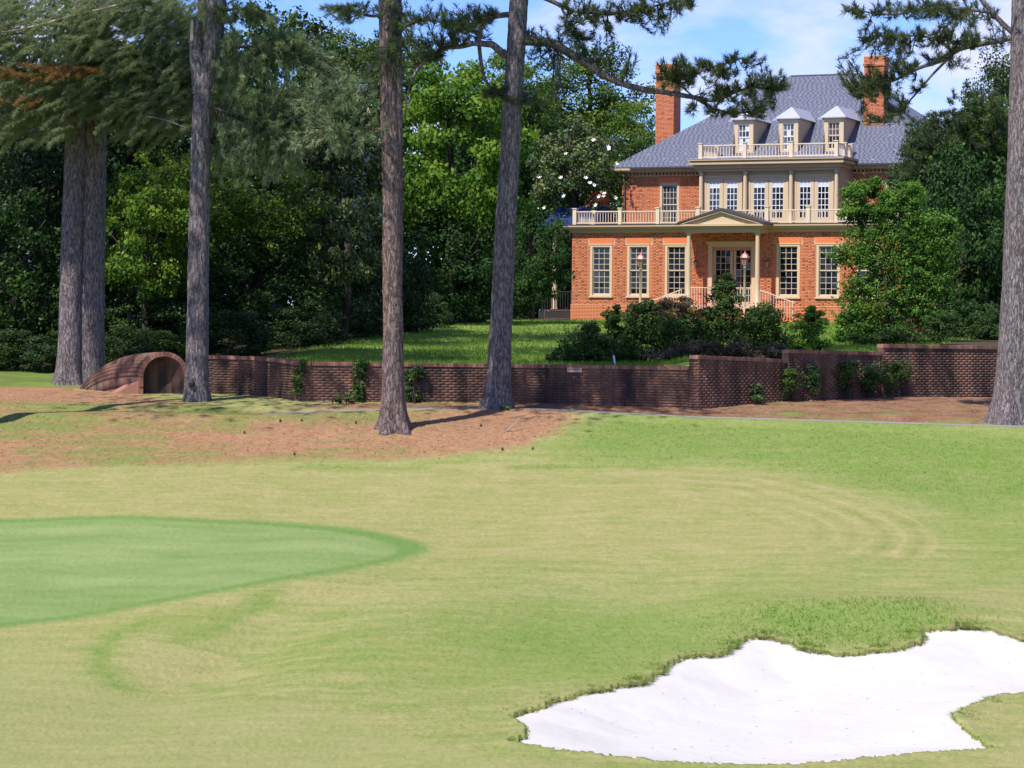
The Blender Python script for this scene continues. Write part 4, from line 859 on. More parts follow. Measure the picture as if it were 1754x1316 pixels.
def limb_mesh(path, radii, mat, seg=8, name='trunk', disp=0.0, flare=None):
    path = np.asarray(path, float); n = len(path); d = nrm(np.gradient(path, axis=0)); a = np.arange(seg) * 2 * math.pi / seg; V = []
    for i in range(n):
        x = np.cross(d[i], [0, 1, 0]) if abs(d[i][1]) < .9 else np.cross(d[i], [1, 0, 0]); x = x / np.linalg.norm(x); y = np.cross(d[i], x); R_ = np.full(seg, radii[i])
        if flare is not None:
            h = path[i][2] - path[0][2]; R_ = R_ * (1 + flare * math.exp(-h / .34) * (.55 + .45 * np.cos(a * 5 + 1)) + .35 * flare * math.exp(-h / 1.0))
        if disp:
            zz = path[i][2]; R_ = R_ + disp * (np.sin(a * 3 + zz * 1.7) * .5 + np.sin(a * 7 - zz * 4.1 + 2) * .35 + np.sin(a * 13 + zz * 9) * .3 + RNG.standard_normal(seg) * .25)
        V.append(path[i] + np.cos(a)[:, None] * x * R_[:, None] + np.sin(a)[:, None] * y * R_[:, None])
    V = np.concatenate(V); i0 = np.arange((n - 1) * seg).reshape(n - 1, seg); F = np.stack([i0, np.roll(i0, -1, 1), np.roll(i0, -1, 1) + seg, i0 + seg], -1).reshape(-1, 4)
    cap = np.arange((n - 1) * seg, n * seg)[None]
    return mesh_np(name, V, [F, cap], mat, smooth=True)
def spline(P, k=6):
    P = np.asarray(P, float); Q = np.vstack([2 * P[0] - P[1], P, 2 * P[-1] - P[-2]]); out = []
    for i in range(1, len(Q) - 2):
        for t in np.linspace(0, 1, k, endpoint=False):
            out.append(.5 * (2 * Q[i] + (Q[i+1] - Q[i-1]) * t + (2 * Q[i-1] - 5 * Q[i] + 4 * Q[i+1] - Q[i+2]) * t * t + (3 * Q[i] - Q[i-1] - 3 * Q[i+1] + Q[i+2]) * t ** 3))
    out.append(P[-1]); return np.array(out)

# ------------------------------------------------------------------ woods behind
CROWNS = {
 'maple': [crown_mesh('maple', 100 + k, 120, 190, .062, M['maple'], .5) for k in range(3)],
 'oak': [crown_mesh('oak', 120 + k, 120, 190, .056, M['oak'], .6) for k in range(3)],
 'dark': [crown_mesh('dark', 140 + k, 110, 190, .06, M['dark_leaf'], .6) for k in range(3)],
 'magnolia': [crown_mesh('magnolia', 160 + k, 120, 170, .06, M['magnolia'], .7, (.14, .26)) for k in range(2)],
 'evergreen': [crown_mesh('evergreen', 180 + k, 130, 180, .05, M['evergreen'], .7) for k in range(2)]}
TREE_N = {}
def wood_tree(kind, px, row, rx, ry, Y, label, seed, depth=None, grp='trees of the wood behind the wall', base=None):
    r = random.Random(seed); c = at(px, row, Y); sx = rx / FPX * Y; sz = ry / FPX * Y; gz = float(zu(c[0], Y)) - .1
    names = {'maple': 'maple_tree', 'oak': 'oak_tree', 'dark': 'broadleaf_tree', 'magnolia': 'magnolia_tree', 'evergreen': 'evergreen_tree'}
    t = thing(names[kind], label, 'tree', (c[0], Y, gz), 0, grp); me = CROWNS[kind][r.randrange(len(CROWNS[kind]))]
    o = obj('crown', me, t, (0, 0, c[2] - gz)); o.scale = (sx, depth or (sx + sz) / 2, sz); o.rotation_euler = (0, 0, r.uniform(0, 6.28)) if abs(sx - (depth or (sx + sz)/2)) < .6 * sx else (0, 0, 0)
    top = c[2] - gz + sz * .6; P = [(0, 0, -.3), (r.uniform(-.15, .15), 0, top * .35), (r.uniform(-.3, .3), r.uniform(-.2, .2), top * .7), (r.uniform(-.4, .4), 0, top)]; rad = max(.14, sx * .07)
    tr = obj('trunk', limb_mesh(spline(P, 4), np.linspace(rad, rad * .35, 13), M['bark_dark'], 8), t)
    for k in range(5):
        z0 = top * r.uniform(.35, .8); a = r.uniform(0, 6.28); e = (math.cos(a) * sx * .7, math.sin(a) * sx * .7, min(top * 1.05, z0 + sz * r.uniform(.3, .7)))
        obj('limb', limb_mesh(spline([(0, 0, z0), (e[0] * .45, e[1] * .45, z0 + (e[2] - z0) * .4), e], 4), np.linspace(rad * .45, rad * .1, 9), M['bark_dark'], 6, 'limb'), tr)
    return t
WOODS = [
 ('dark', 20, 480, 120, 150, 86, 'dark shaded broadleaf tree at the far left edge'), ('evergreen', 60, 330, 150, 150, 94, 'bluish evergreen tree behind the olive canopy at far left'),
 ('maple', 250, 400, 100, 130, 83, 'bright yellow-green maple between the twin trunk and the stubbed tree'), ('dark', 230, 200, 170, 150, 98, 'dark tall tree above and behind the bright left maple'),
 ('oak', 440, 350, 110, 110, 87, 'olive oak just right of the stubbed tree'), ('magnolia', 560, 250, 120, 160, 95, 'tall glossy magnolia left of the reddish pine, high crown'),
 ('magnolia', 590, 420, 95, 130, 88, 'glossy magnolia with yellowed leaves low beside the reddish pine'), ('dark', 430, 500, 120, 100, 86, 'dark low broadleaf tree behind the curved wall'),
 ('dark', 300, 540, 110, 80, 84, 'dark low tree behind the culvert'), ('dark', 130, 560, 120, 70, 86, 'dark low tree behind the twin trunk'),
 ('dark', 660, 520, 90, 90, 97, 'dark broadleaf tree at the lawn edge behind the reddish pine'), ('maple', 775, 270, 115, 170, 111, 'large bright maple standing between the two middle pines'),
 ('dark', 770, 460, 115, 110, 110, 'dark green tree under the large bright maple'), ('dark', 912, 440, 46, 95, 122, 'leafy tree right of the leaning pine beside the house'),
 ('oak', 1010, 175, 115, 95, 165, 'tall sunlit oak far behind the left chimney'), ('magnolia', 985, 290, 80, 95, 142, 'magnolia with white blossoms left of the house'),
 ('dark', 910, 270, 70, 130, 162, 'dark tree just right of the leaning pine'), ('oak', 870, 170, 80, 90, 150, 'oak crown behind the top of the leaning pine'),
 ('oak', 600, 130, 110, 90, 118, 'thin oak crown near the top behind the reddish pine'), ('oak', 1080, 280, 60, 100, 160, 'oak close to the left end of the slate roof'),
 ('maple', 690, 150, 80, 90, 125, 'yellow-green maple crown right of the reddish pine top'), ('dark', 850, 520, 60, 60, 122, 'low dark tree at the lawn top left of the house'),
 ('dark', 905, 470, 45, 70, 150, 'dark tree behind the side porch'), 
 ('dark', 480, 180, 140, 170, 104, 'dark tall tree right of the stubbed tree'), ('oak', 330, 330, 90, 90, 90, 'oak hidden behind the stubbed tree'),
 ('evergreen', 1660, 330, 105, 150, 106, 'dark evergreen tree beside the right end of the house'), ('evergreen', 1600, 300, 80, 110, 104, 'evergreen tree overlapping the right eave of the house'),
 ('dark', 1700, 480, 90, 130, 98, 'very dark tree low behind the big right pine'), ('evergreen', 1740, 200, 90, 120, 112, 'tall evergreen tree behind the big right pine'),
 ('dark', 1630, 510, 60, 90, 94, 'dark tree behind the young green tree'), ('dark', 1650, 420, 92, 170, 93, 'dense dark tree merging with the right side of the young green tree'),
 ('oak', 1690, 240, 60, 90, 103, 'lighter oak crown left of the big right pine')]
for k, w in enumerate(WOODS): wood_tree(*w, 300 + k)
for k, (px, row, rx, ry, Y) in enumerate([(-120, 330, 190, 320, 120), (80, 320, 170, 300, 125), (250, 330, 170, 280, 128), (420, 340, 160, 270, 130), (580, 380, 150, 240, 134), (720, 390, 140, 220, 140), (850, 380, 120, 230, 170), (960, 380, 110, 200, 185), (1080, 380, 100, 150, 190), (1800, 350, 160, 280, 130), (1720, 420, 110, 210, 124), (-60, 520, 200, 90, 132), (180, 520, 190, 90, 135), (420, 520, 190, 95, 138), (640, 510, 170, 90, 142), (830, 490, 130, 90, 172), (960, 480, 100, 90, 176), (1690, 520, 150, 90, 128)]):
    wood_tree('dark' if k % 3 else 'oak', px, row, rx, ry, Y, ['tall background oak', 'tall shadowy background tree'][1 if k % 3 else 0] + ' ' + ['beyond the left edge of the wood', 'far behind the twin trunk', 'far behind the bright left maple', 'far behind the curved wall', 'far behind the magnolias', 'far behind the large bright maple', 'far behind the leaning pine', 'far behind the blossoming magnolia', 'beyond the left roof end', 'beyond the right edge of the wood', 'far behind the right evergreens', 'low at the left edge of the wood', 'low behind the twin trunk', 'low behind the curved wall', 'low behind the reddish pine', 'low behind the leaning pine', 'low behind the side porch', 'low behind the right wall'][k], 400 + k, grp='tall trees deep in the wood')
# understorey shrubs filling the shade under the trees
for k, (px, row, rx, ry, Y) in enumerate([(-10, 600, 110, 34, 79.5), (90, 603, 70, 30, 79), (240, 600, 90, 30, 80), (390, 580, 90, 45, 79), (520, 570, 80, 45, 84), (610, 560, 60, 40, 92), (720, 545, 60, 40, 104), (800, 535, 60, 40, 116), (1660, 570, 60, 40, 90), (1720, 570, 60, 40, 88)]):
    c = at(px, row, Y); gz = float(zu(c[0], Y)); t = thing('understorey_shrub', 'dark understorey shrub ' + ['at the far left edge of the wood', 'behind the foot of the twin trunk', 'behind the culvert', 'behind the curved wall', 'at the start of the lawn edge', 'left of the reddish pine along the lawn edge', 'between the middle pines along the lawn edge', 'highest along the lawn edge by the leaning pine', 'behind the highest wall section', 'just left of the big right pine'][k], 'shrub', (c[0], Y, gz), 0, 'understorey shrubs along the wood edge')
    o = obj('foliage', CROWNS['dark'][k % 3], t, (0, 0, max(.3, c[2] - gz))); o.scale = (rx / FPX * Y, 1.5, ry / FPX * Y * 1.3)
# magnolia blossoms
mt = [o for o in bpy.data.objects if o.get('label') == 'magnolia with white blossoms left of the house'][0]
for k in range(18):
    c = at(985 + random.uniform(-70, 72), 290 + random.uniform(-85, 80), 142 - random.uniform(2.4, 3.2)); b = MB()
    for j in range(6):
        a = j * 1.05; b.add([(0, 0, 0), (.10 * math.cos(a - .4), .10 * math.sin(a - .4), .07), (.14 * math.cos(a), .14 * math.sin(a), .12), (.10 * math.cos(a + .4), .10 * math.sin(a + .4), .07)], [(0, 1, 2, 3)])
    o = obj('blossom', b.mesh('blossom', M['blossom']), mt, np.array(c) - np.array(mt.location)); o.rotation_euler = (random.uniform(.3, 1.3), 0, random.uniform(-.8, .8))

# ------------------------------------------------------------------ pines
def tufts(C, D, mat, n_needle=16, length=.2, width=.014, name='needles', spread=.85, tint=None):
    n = len(C); r = RNG; d = nrm(D[:, None, :] * 1.0 + r.standard_normal((n, n_needle, 3)) * spread * .6); L_ = length * r.uniform(.65, 1.1, (n, n_needle, 1)); base = C[:, None, :] + d * .01 + D[:, None, :] * r.uniform(-.1, .02, (n, n_needle, 1))
    s = nrm(np.cross(d, r.standard_normal((n, n_needle, 3)))) * width / 2; tip = base + d * L_ + np.array([0, 0, -1.0]) * (L_ * L_ * .5)
    V = np.stack([base - s, base + s, tip], 2).reshape(-1, 3); t = (np.random.default_rng(n).random(n) if tint is None else tint)[:, None] * .75 + r.normal(.1, .12, (n, n_needle)); return mesh_np(name, V, np.arange(len(V)).reshape(-1, 3), mat, tint=np.repeat(np.clip(t.ravel(), 0, 1), 3))
def pxpath(pts, Y, dY=None): return np.array([at(p[0], p[1], Y + (p[2] if len(p) > 2 else 0)) for p in pts])
def pine_trunk(root, pts, Y, dia, mat, ext, rest=(), flare=1.0, seg=44, name='trunk'):
    """pts: the axis from the ground upward; ext: metres added above the frame"""
    P = pxpath(pts, Y); P[0][2] = float(zl(P[0][0], Y)) - .15; d = P[-1] - P[-2]; d = d / np.linalg.norm(d)
    P = np.vstack([P, P[-1] + d * ext * .5 + np.array([.1, 0, 0]), P[-1] + d * ext]); S = spline(P, 8); L_ = np.concatenate([[0], np.cumsum(np.linalg.norm(np.diff(S, axis=0), axis=1))]); m = int(L_[-1] / .09)
    q = np.linspace(0, L_[-1], m); S = np.stack([np.interp(q, L_, S[:, i]) for i in range(3)], 1); f = q / L_[-1]
    rad = dia / 2 * (1.06 - .18 * np.clip(q / 9, 0, 1)) * np.clip((1.02 - np.clip(q - 11, 0, 99) / (L_[-1] - 10.9)), .12, 1); off = np.array(root.location)
    me = limb_mesh(S - off, rad, mat, seg, name, disp=.012, flare=flare); o = obj(name, me, root); return o, S
def branch(root, pts, Y, r0, r1, mat, name='branch'):
    P = spline(pxpath(pts, Y), 6); return obj(name, limb_mesh(P - np.array(root.location), np.linspace(r0, r1, len(P)), mat, 8, name, disp=r0 * .05), root), P
def needle_blobs(root, blobs, paths, Y, mat, twigmat, per_twig=5, n_needle=16, length=.2, width=.014, name='needles', depth=.8, seed=0, up=.35):
    """blobs: (px,row,rx,ry,twigs[,dY]); every twig springs from the nearest limb"""
    r = np.random.default_rng(seed); C = []; D = []; Vt = []; Ft = []; AP = np.concatenate(paths); nv = 0; TT = []
    for bl in blobs:
        px, row, rx, ry, n = bl[:5]; dY = bl[5] if len(bl) > 5 else 0
        for _ in range(n):
            a = r.uniform(0, 6.283); q = math.sqrt(r.random()); e = at(px + rx * q * math.cos(a), row + ry * q * math.sin(a), Y + dY + r.uniform(-depth, depth)); dd = np.linalg.norm(AP - e - np.array([0, 0, 0]), axis=1); s = AP[int(np.argmin(dd + r.uniform(0, .5, len(AP))))]
            v = e - s; L_ = np.linalg.norm(v)
            if L_ > 1.6: s = e - v / L_ * (1.0 + .4 * r.random()); v = e - s; L_ = np.linalg.norm(v)
            mid = s + v * .5 + np.array([0, 0, -.12 * L_]) + r.normal(0, .05, 3); pts = np.array([s, mid, e]); tt = r.random()
            for w in np.linspace(1.0, .35, per_twig):
                p = (1 - w) ** 2 * s + 2 * w * (1 - w) * mid + w * w * e; dv = nrm(2 * (1 - w) * (mid - s) + 2 * w * (e - mid)); side = nrm(r.standard_normal(3)) * (.12 if w < 1 else 0)
                C.append(p + side * r.random()); D.append(nrm(dv * .6 + side * 4 + np.array([0, 0, up]))); TT.append(np.clip(tt + r.normal(0, .15), 0, 1))
            tr = .012; x = nrm(np.cross(v, [0, 0, 1.0]) + 1e-6) * tr; y = nrm(np.cross(v, x)) * tr
            for p_, k in ((s, 1.3), (mid, 1.0), (e, .5)): Vt += [p_ + x * k, p_ - x * k * .5 + y * k, p_ - x * k * .5 - y * k]
            for j in (0, 3):
                for i in range(3): Ft.append((nv + j + i, nv + j + (i + 1) % 3, nv + j + 3 + (i + 1) % 3, nv + j + 3 + i))
            nv += 9
    off = np.array(root.location)
    obj(name, tufts(np.array(C) - off, np.array(D), mat, n_needle, length, width, name, tint=np.array(TT)), root)
    obj('twigs', mesh_np('twigs', np.array(Vt) - off, np.array(Ft), twigmat), root)
# crowns above the frame: limbs with needle masses, one mesh shared by the pines
def high_crown_mesh(seed, mat, n=2300, R_=3.6, H=9.0):
    r = np.random.default_rng(seed); C = []; D = []
    for k in range(26):
        z = H * r.random(); a = r.uniform(0, 6.283); rr = R_ * (1 - .55 * z / H) * r.uniform(.45, 1); c = np.array([rr * math.cos(a), rr * math.sin(a), z]); m = n // 26
        q = r.standard_normal((m, 3)) * np.array([.75, .75, .32]); C.append(c + q); D.append(nrm(q + np.array([0, 0, .6])))
    return tufts(np.concatenate(C), np.concatenate(D), mat, 12, .26, .03, 'upper_crown')
HIGH = [high_crown_mesh(900 + k, M['needle']) for k in range(3)]
def high_crown(root, S, z0, k, sc=(1, 1, 1), sh=(0, 0, 0)):
    i = int(np.argmin(abs(S[:, 2] - z0))); o = obj('upper_crown', HIGH[k], root, S[i] + np.array(sh) - np.array(root.location)); o.scale = sc; o.rotation_euler = (0, 0, k * 2.1)
    r = random.Random(k)
    for j in range(7):
        a = j * .95 + k; z = 1.2 * j; s = S[min(len(S) - 1, int(np.argmin(abs(S[:, 2] - z0 - z))))]; e = s + np.array([math.cos(a), math.sin(a), .12]) * (3.2 - .28 * j)
        obj('branch', limb_mesh(np.linspace(s, e, 5) - np.array(root.location), np.linspace(.09, .02, 5), M['bark'], 6, 'branch'), root)
PG = 'tall pines in front of the brick wall'
# leaning pine (centre)
hb = hit(850, 700); leaning = thing('pine_tree', 'leaning grey pine with long low branch reaching toward the house', 'tree', (hb[0], hb[1], float(zl(hb[0], hb[1]))), 0, PG); Y4 = hb[1]
_, S4 = pine_trunk(leaning, [(851, 702), (855, 640), (858, 560), (863, 450), (868, 350), (874, 250), (879, 160), (884, 80), (889, 0)], Y4, .565, M['bark_grey'], 11, flare=.85)
_, b1 = branch(leaning, [(890, 70), (942, 73), (976, 92), (1010, 113), (1045, 134), (1086, 150), (1130, 157), (1165, 163), (1195, 168), (1225, 172), (1255, 160), (1290, 150), (1330, 150)], Y4, .13, .022, M['bark_grey'])
_, b2 = branch(leaning, [(1133, 157), (1145, 139), (1158, 138), (1175, 155), (1190, 167)], Y4, .045, .02, M['bark_grey'])
_, b3 = branch(leaning, [(1190, 168), (1222, 185), (1250, 193), (1285, 192)], Y4, .045, .018, M['bark_grey'])
_, b4 = branch(leaning, [(886, -20), (940, 0), (965, 12), (990, 20), (1050, 23), (1100, 15), (1150, 4), (1190, -5)], Y4, .07, .02, M['bark_grey'])
_, b5 = branch(leaning, [(876, 95), (862, 92), (845, 78), (835, 76), (812, 74)], Y4, .11, .08, M['bark_grey'])
_, b6 = branch(leaning, [(884, 26), (862, 26), (840, 32), (825, 48), (821, 70), (823, 100), (829, 130), (838, 148), (850, 160)], Y4, .085, .03, M['bark_grey'])
_, b7 = branch(leaning, [(812, 74), (790, 80), (765, 83), (735, 100), (712, 125), (700, 155), (693, 205)], Y4, .075, .02, M['bark_grey'])
_, b8 = branch(leaning, [(962, 14), (974, 40), (982, 60)], Y4, .035, .012, M['bark_grey'])
_, b9 = branch(leaning, [(1160, 138), (1195, 125), (1235, 110), (1270, 100)], Y4, .03, .012, M['bark_grey'])
needle_blobs(leaning, [(1165, 112, 40, 16, 26), (1215, 135, 55, 30, 46), (1270, 150, 60, 28, 44), (1320, 138, 32, 22, 22), (1292, 105, 20, 16, 8), (1255, 100, 18, 12, 6), (1290, 185, 42, 16, 26), (1235, 190, 30, 14, 10), (1190, 188, 15, 10, 4), (1150, 135, 30, 14, 12)], [b1[30:], b2, b3, b9], Y4, M['needle'], M['bark_dark'], 5, 18, .21, .016, 'needles', .7, 1)
needle_blobs(leaning, [(1060, 20, 60, 20, 40), (1130, 12, 60, 18, 36), (990, 20, 40, 22, 22), (1010, 50, 45, 16, 18), (1120, 50, 28, 12, 10), (940, 55, 40, 16, 18), (1000, 85, 60, 20, 22), (1060, 95, 40, 18, 12), (930, 100, 30, 20, 12), (1025, 70, 30, 14, 10)], [b4, b8, b1[:30]], Y4, M['needle'], M['bark_dark'], 5, 18, .2, .016, 'needles', .7, 2)
needle_blobs(leaning, [(800, 20, 55, 18, 30), (760, 55, 50, 26, 30), (730, 85, 40, 20, 22), (850, 155, 30, 14, 10), (820, 50, 25, 15, 8), (935, 160, 45, 20, 16), (900, 170, 25, 18, 8)], [b5, b6, b7, b1[:10]], Y4, M['needle'], M['bark_dark'], 5, 18, .2, .016, 'needles', .7, 3)
high_crown(leaning, S4, 9.7, 0, (1.15, 1.15, 1), (1.8, 0, 0))
# reddish pine left of it
hb = hit(675, 735); reddish = thing('pine_tree', 'straight reddish-grey pine with flared root base on the pine straw', 'tree', (hb[0], hb[1], float(zl(hb[0], hb[1]))), 0, PG); Y3 = hb[1]
_, S3 = pine_trunk(reddish, [(675, 738), (674, 660), (673, 560), (672, 450), (671, 340), (668, 230), (665, 120), (663, 0)], Y3, .49, M['bark'], 10.5, flare=1.15)
_, c1 = branch(reddish, [(668, 60), (690, 48), (715, 35), (745, 36), (775, 44)], Y3, .05, .02, M['bark']); _, c2 = branch(reddish, [(662, 20), (640, 28), (615, 22), (590, 10)], Y3, .05, .02, M['bark']); _, c3 = branch(reddish, [(664, 222), (635, 220), (600, 219), (560, 222)], Y3, .03, .012, M['bark'])
_, c4 = branch(reddish, [(665, 130), (640, 150), (600, 160), (560, 150)], Y3, .03, .012, M['bark'])
needle_blobs(reddish, [(640, 15, 60, 16, 26), (720, 30, 60, 22, 32), (790, 40, 40, 18, 16), (580, 25, 40, 18, 16), (690, 95, 35, 40, 18, -.4), (650, 120, 40, 40, 18, -.4)], [c1, c2], Y3, M['needle'], M['bark_dark'], 5, 16, .2, .016, 'needles', .7, 4)
needle_blobs(reddish, [(560, 170, 70, 40, 40), (610, 230, 60, 40, 32), (540, 240, 60, 40, 26), (620, 160, 45, 40, 20)], [c3, c4], Y3, M['cedar'], M['bark_dark'], 5, 16, .16, .014, 'needles', 1.0, 5, up=-.1)
high_crown(reddish, S3, 9.3, 1, (1.2, 1.2, 1), (-2.0, -2.4, 0))
# stubbed tree
hb = hit(338, 687); stub = thing('pine_tree', 'forked grey tree with a broken pale stub near the top', 'tree', (hb[0], hb[1], float(zl(hb[0], hb[1]))), 0, PG); Y2 = hb[1]
_, S2 = pine_trunk(stub, [(338, 690), (338, 600), (339, 500), (341, 400), (343, 300), (346, 200), (354, 120), (366, 60), (372, 0)], Y2, .58, M['bark_grey'], 10, flare=.4)
b = limb_mesh(pxpath([(344, 160), (338, 105), (334, 62), (335, 36)], Y2 - .05) - np.array(stub.location), [.21, .20, .185, .17], M['bark_grey'], 20, 'stub', disp=.012); obj('stub', b, stub)
q = MB(); p = at(328, 50, Y2 - .25) - np.array(stub.location); q.prism([(p[0] - .03, p[2] - .35), (p[0] + .05, p[2] - .3), (p[0] + .05, p[2] + .2), (p[0], p[2] + .28), (p[0] - .03, p[2] + .1)], p[1], p[1] + .1, 'y'); obj('splintered_wood', q.mesh('splintered_wood', M['broken_wood']), stub)
q = MB(); p = at(328, 658, Y2 - .33) - np.array(stub.location); q.lathe((p[0], p[1] - .02, p[2] - .09), [(.02, 0), (.085, .04), (.10, .12), (.05, .22)], 9); obj('knot_hole', q.mesh('knot_hole', M['dark_metal']), stub)
_, d1 = branch(stub, [(350, 235), (315, 218), (280, 205), (250, 200)], Y2 - .2, .03, .012, M['bark_grey']); _, d2 = branch(stub, [(362, 90), (400, 82), (450, 78), (500, 70)], Y2, .05, .015, M['bark_grey']); _, d3 = branch(stub, [(352, 180), (400, 195), (450, 200), (500, 215)], Y2, .035, .012, M['bark_grey']); _, d4 = branch(stub, [(366, 20), (420, 15), (470, 25)], Y2, .04, .012, M['bark_grey'])
needle_blobs(stub, [(440, 60, 70, 40, 60), (430, 130, 70, 40, 80), (500, 190, 70, 50, 90), (430, 220, 60, 40, 64), (520, 90, 60, 40, 60), (400, 20, 50, 22, 30), (480, 280, 60, 40, 50), (400, 290, 40, 30, 30), (570, 150, 50, 50, 50)], [d2, d3, d4], Y2, M['cedar'], M['bark_dark'], 7, 20, .16, .016, 'needles', 1.0, 6, up=-.15)
high_crown(stub, S2, 11.0, 2)
# twin trunk
hb = hit(130, 656); twin = thing('pine_tree', 'massive twin trunked tree under drooping olive sprays at left', 'tree', (hb[0], hb[1], float(zl(hb[0], hb[1]))), 0, PG); Y1 = hb[1]
_, S1 = pine_trunk(twin, [(118, 662), (120, 600), (121, 500), (124, 400), (127, 300), (131, 200), (136, 100), (140, 0)], Y1 - .4, .66, M['bark_grey'], 9, flare=.6)
_, S1b = pine_trunk(twin, [(146, 660), (149, 600), (151, 500), (154, 400), (156, 300), (158, 200), (160, 100), (162, 0)], Y1, .95, M['bark_grey'], 9, flare=.5)
q = limb_mesh(spline([np.array(at(148, 640, Y1)), at(166, 655, Y1 - .35), at(188, 667, Y1 - .8)], 6) - np.array(twin.location), np.linspace(.24, .06, 13), M['bark_grey'], 12, 'root', disp=.01); obj('root', q, twin)
Yc = Y1 - 2.0
_, e1 = branch(twin, [(140, 60), (90, 40), (40, 55), (0, 62), (-60, 80)], Yc, .07, .03, M['bark_grey']); _, e2 = branch(twin, [(-30, 62), (60, 45), (120, 28), (190, 12), (225, -2)], Yc - 1.2, .035, .03, M['broken_wood']); _, e3 = branch(twin, [(150, 110), (220, 100), (290, 130), (340, 170)], Yc, .06, .02, M['bark_grey']); _, e4 = branch(twin, [(140, 150), (80, 160), (20, 190), (-40, 210)], Yc, .05, .02, M['bark_grey']); _, e5 = branch(twin, [(150, 40), (220, 20), (300, 30), (350, 60)], Yc, .06, .02, M['bark_grey'])
def sprays(root, regions, Y, mat, name, seed, length=.9, dirpx=(-1, .45), zdepth=1.5, npt=14, per=7):
    """drooping feathered sprays that lie in layers"""
    r = np.random.default_rng(seed); C = []; D = []; TT = []
    for px, row, rx, ry, n in regions:
        for _ in range(n):
            a = r.uniform(0, 6.283); q = math.sqrt(r.random()); e = at(px + rx * q * math.cos(a), row + ry * q * math.sin(a), Y + r.uniform(-zdepth, zdepth)); dr = nrm(np.array([dirpx[0], r.uniform(-.9, .1), -dirpx[1] * r.uniform(.3, 1.3)]) + r.normal(0, .42, 3)); L_ = length * r.uniform(.6, 1.2); tt = r.random()
            side = nrm(np.cross(dr, [0, 0, 1.0]))
            for f in np.linspace(0, 1, npt):
                p = e + dr * L_ * f + np.array([0, 0, -.3 * L_ * f * f]); w = .36 * L_ * (1 - f * .8)
                for s in (-1, 0, 1): C.append(p + side * w * s * r.uniform(.4, 1) + r.normal(0, .02, 3)); D.append(nrm(dr + side * s * .9 + np.array([0, 0, -.15]))); TT.append(np.clip(tt * .7 + .15 + r.normal(0, .12), 0, 1))
    off = np.array(root.location); obj(name, tufts(np.array(C) - off, np.array(D), mat, per, .115, .015, name, 1.0, np.array(TT)), root)
sprays(twin, [(70, 40, 120, 55, 209), (230, 50, 120, 60, 285), (60, 170, 110, 40, 171), (200, 140, 130, 50, 285), (330, 150, 90, 70, 247), (130, 100, 150, 40, 171), (60, 215, 80, 25, 76), (260, 195, 90, 40, 152), (-60, 120, 80, 120, 95), (380, 90, 70, 60, 133), (300, 30, 80, 40, 114)], Yc, M['cedar'], 'drooping_sprays', 21, .55, (-1, .45), 1.6, 11, 8)
sprays(twin, [(60, 124, 75, 12, 20), (130, 118, 40, 8, 8), (30, 170, 40, 8, 5)], Yc - 1.7, M['dead_needle'], 'dead_sprays', 22, .4, (-1, .15), .35)
high_crown(twin, S1b, 13.2, 1, (1.0, 1.0, .8))
# big right pine
hb = hit(1722, 722); bigp = thing('pine_tree', 'big pine trunk at the right edge with needle branches over the roof', 'tree', (hb[0], hb[1], float(zl(hb[0], hb[1]))), 0, PG); Y5 = hb[1]
_, S5 = pine_trunk(bigp, [(1733, 726), (1739, 650), (1743, 560), (1748, 450), (1751, 350), (1754, 250), (1757, 130), (1760, 0)], Y5, .93, M['bark_grey'], 10.5, flare=.55)
_, f1 = branch(bigp, [(1748, 62), (1700, 72), (1645, 84), (1608, 105), (1573, 117), (1540, 134), (1500, 150), (1470, 170)], Y5, .085, .018, M['bark_grey']); _, f2 = branch(bigp, [(1752, 72), (1725, 48), (1700, 22), (1675, -8)], Y5, .075, .06, M['bark_grey']); _, f3 = branch(bigp, [(1700, 22), (1640, 14), (1580, 16), (1530, 25), (1480, 20), (1450, 14)], Y5, .05, .014, M['bark_grey']); _, f4 = branch(bigp, [(1640, 86), (1600, 125), (1565, 165), (1535, 195), (1495, 210)], Y5, .04, .012, M['bark_grey']); _, f5 = branch(bigp, [(1660, 80), (1600, 65), (1540, 60), (1495, 55)], Y5, .04, .012, M['bark_grey'])
needle_blobs(bigp, [(1470, 120, 42, 30, 40), (1530, 105, 45, 30, 40), (1500, 62, 40, 20, 26), (1590, 75, 50, 30, 36), (1560, 15, 70, 18, 40), (1475, 15, 30, 14, 16), (1650, 20, 60, 24, 34), (1640, 55, 40, 22, 20), (1490, 155, 40, 16, 18), (1520, 190, 40, 20, 18), (1550, 150, 40, 20, 16), (1480, 195, 14, 10, 4), (1690, 60, 40, 30, 20), (1620, 110, 40, 20, 10)], [f1, f3, f4, f5], Y5, M['needle'], M['bark_dark'], 5, 18, .2, .016, 'needles', .8, 7)
high_crown(bigp, S5, 9.5, 0, (1.1, 1.1, 1))
# pine foliage over the right evergreens
hb = at(1650, 400, 107); rp = thing('pine_tree', 'smaller pine with dusty green needles among the right evergreens', 'tree', (hb[0], 107, float(zu(hb[0], 107))), 0, 'pines in the wood'); 
P = np.array([(hb[0], 107, float(zu(hb[0], 107)) - .2), (hb[0] + .1, 107, 4), (hb[0], 107, 7.5), (hb[0], 106, 9.4)]); obj('trunk', limb_mesh(P - np.array(rp.location), [.2, .17, .12, .04], M['bark_dark'], 10), rp)
needle_blobs(rp, [(1620, 220, 70, 30, 60), (1670, 180, 50, 40, 40), (1590, 260, 50, 30, 40), (1650, 270, 60, 30, 50), (1700, 230, 40, 50, 40), (1560, 290, 30, 15, 14)], [np.linspace(P[1], P[3], 30)], 102, M['needle'], M['bark_dark'], 6, 16, .3, .03, 'needles', 1.5, 9)
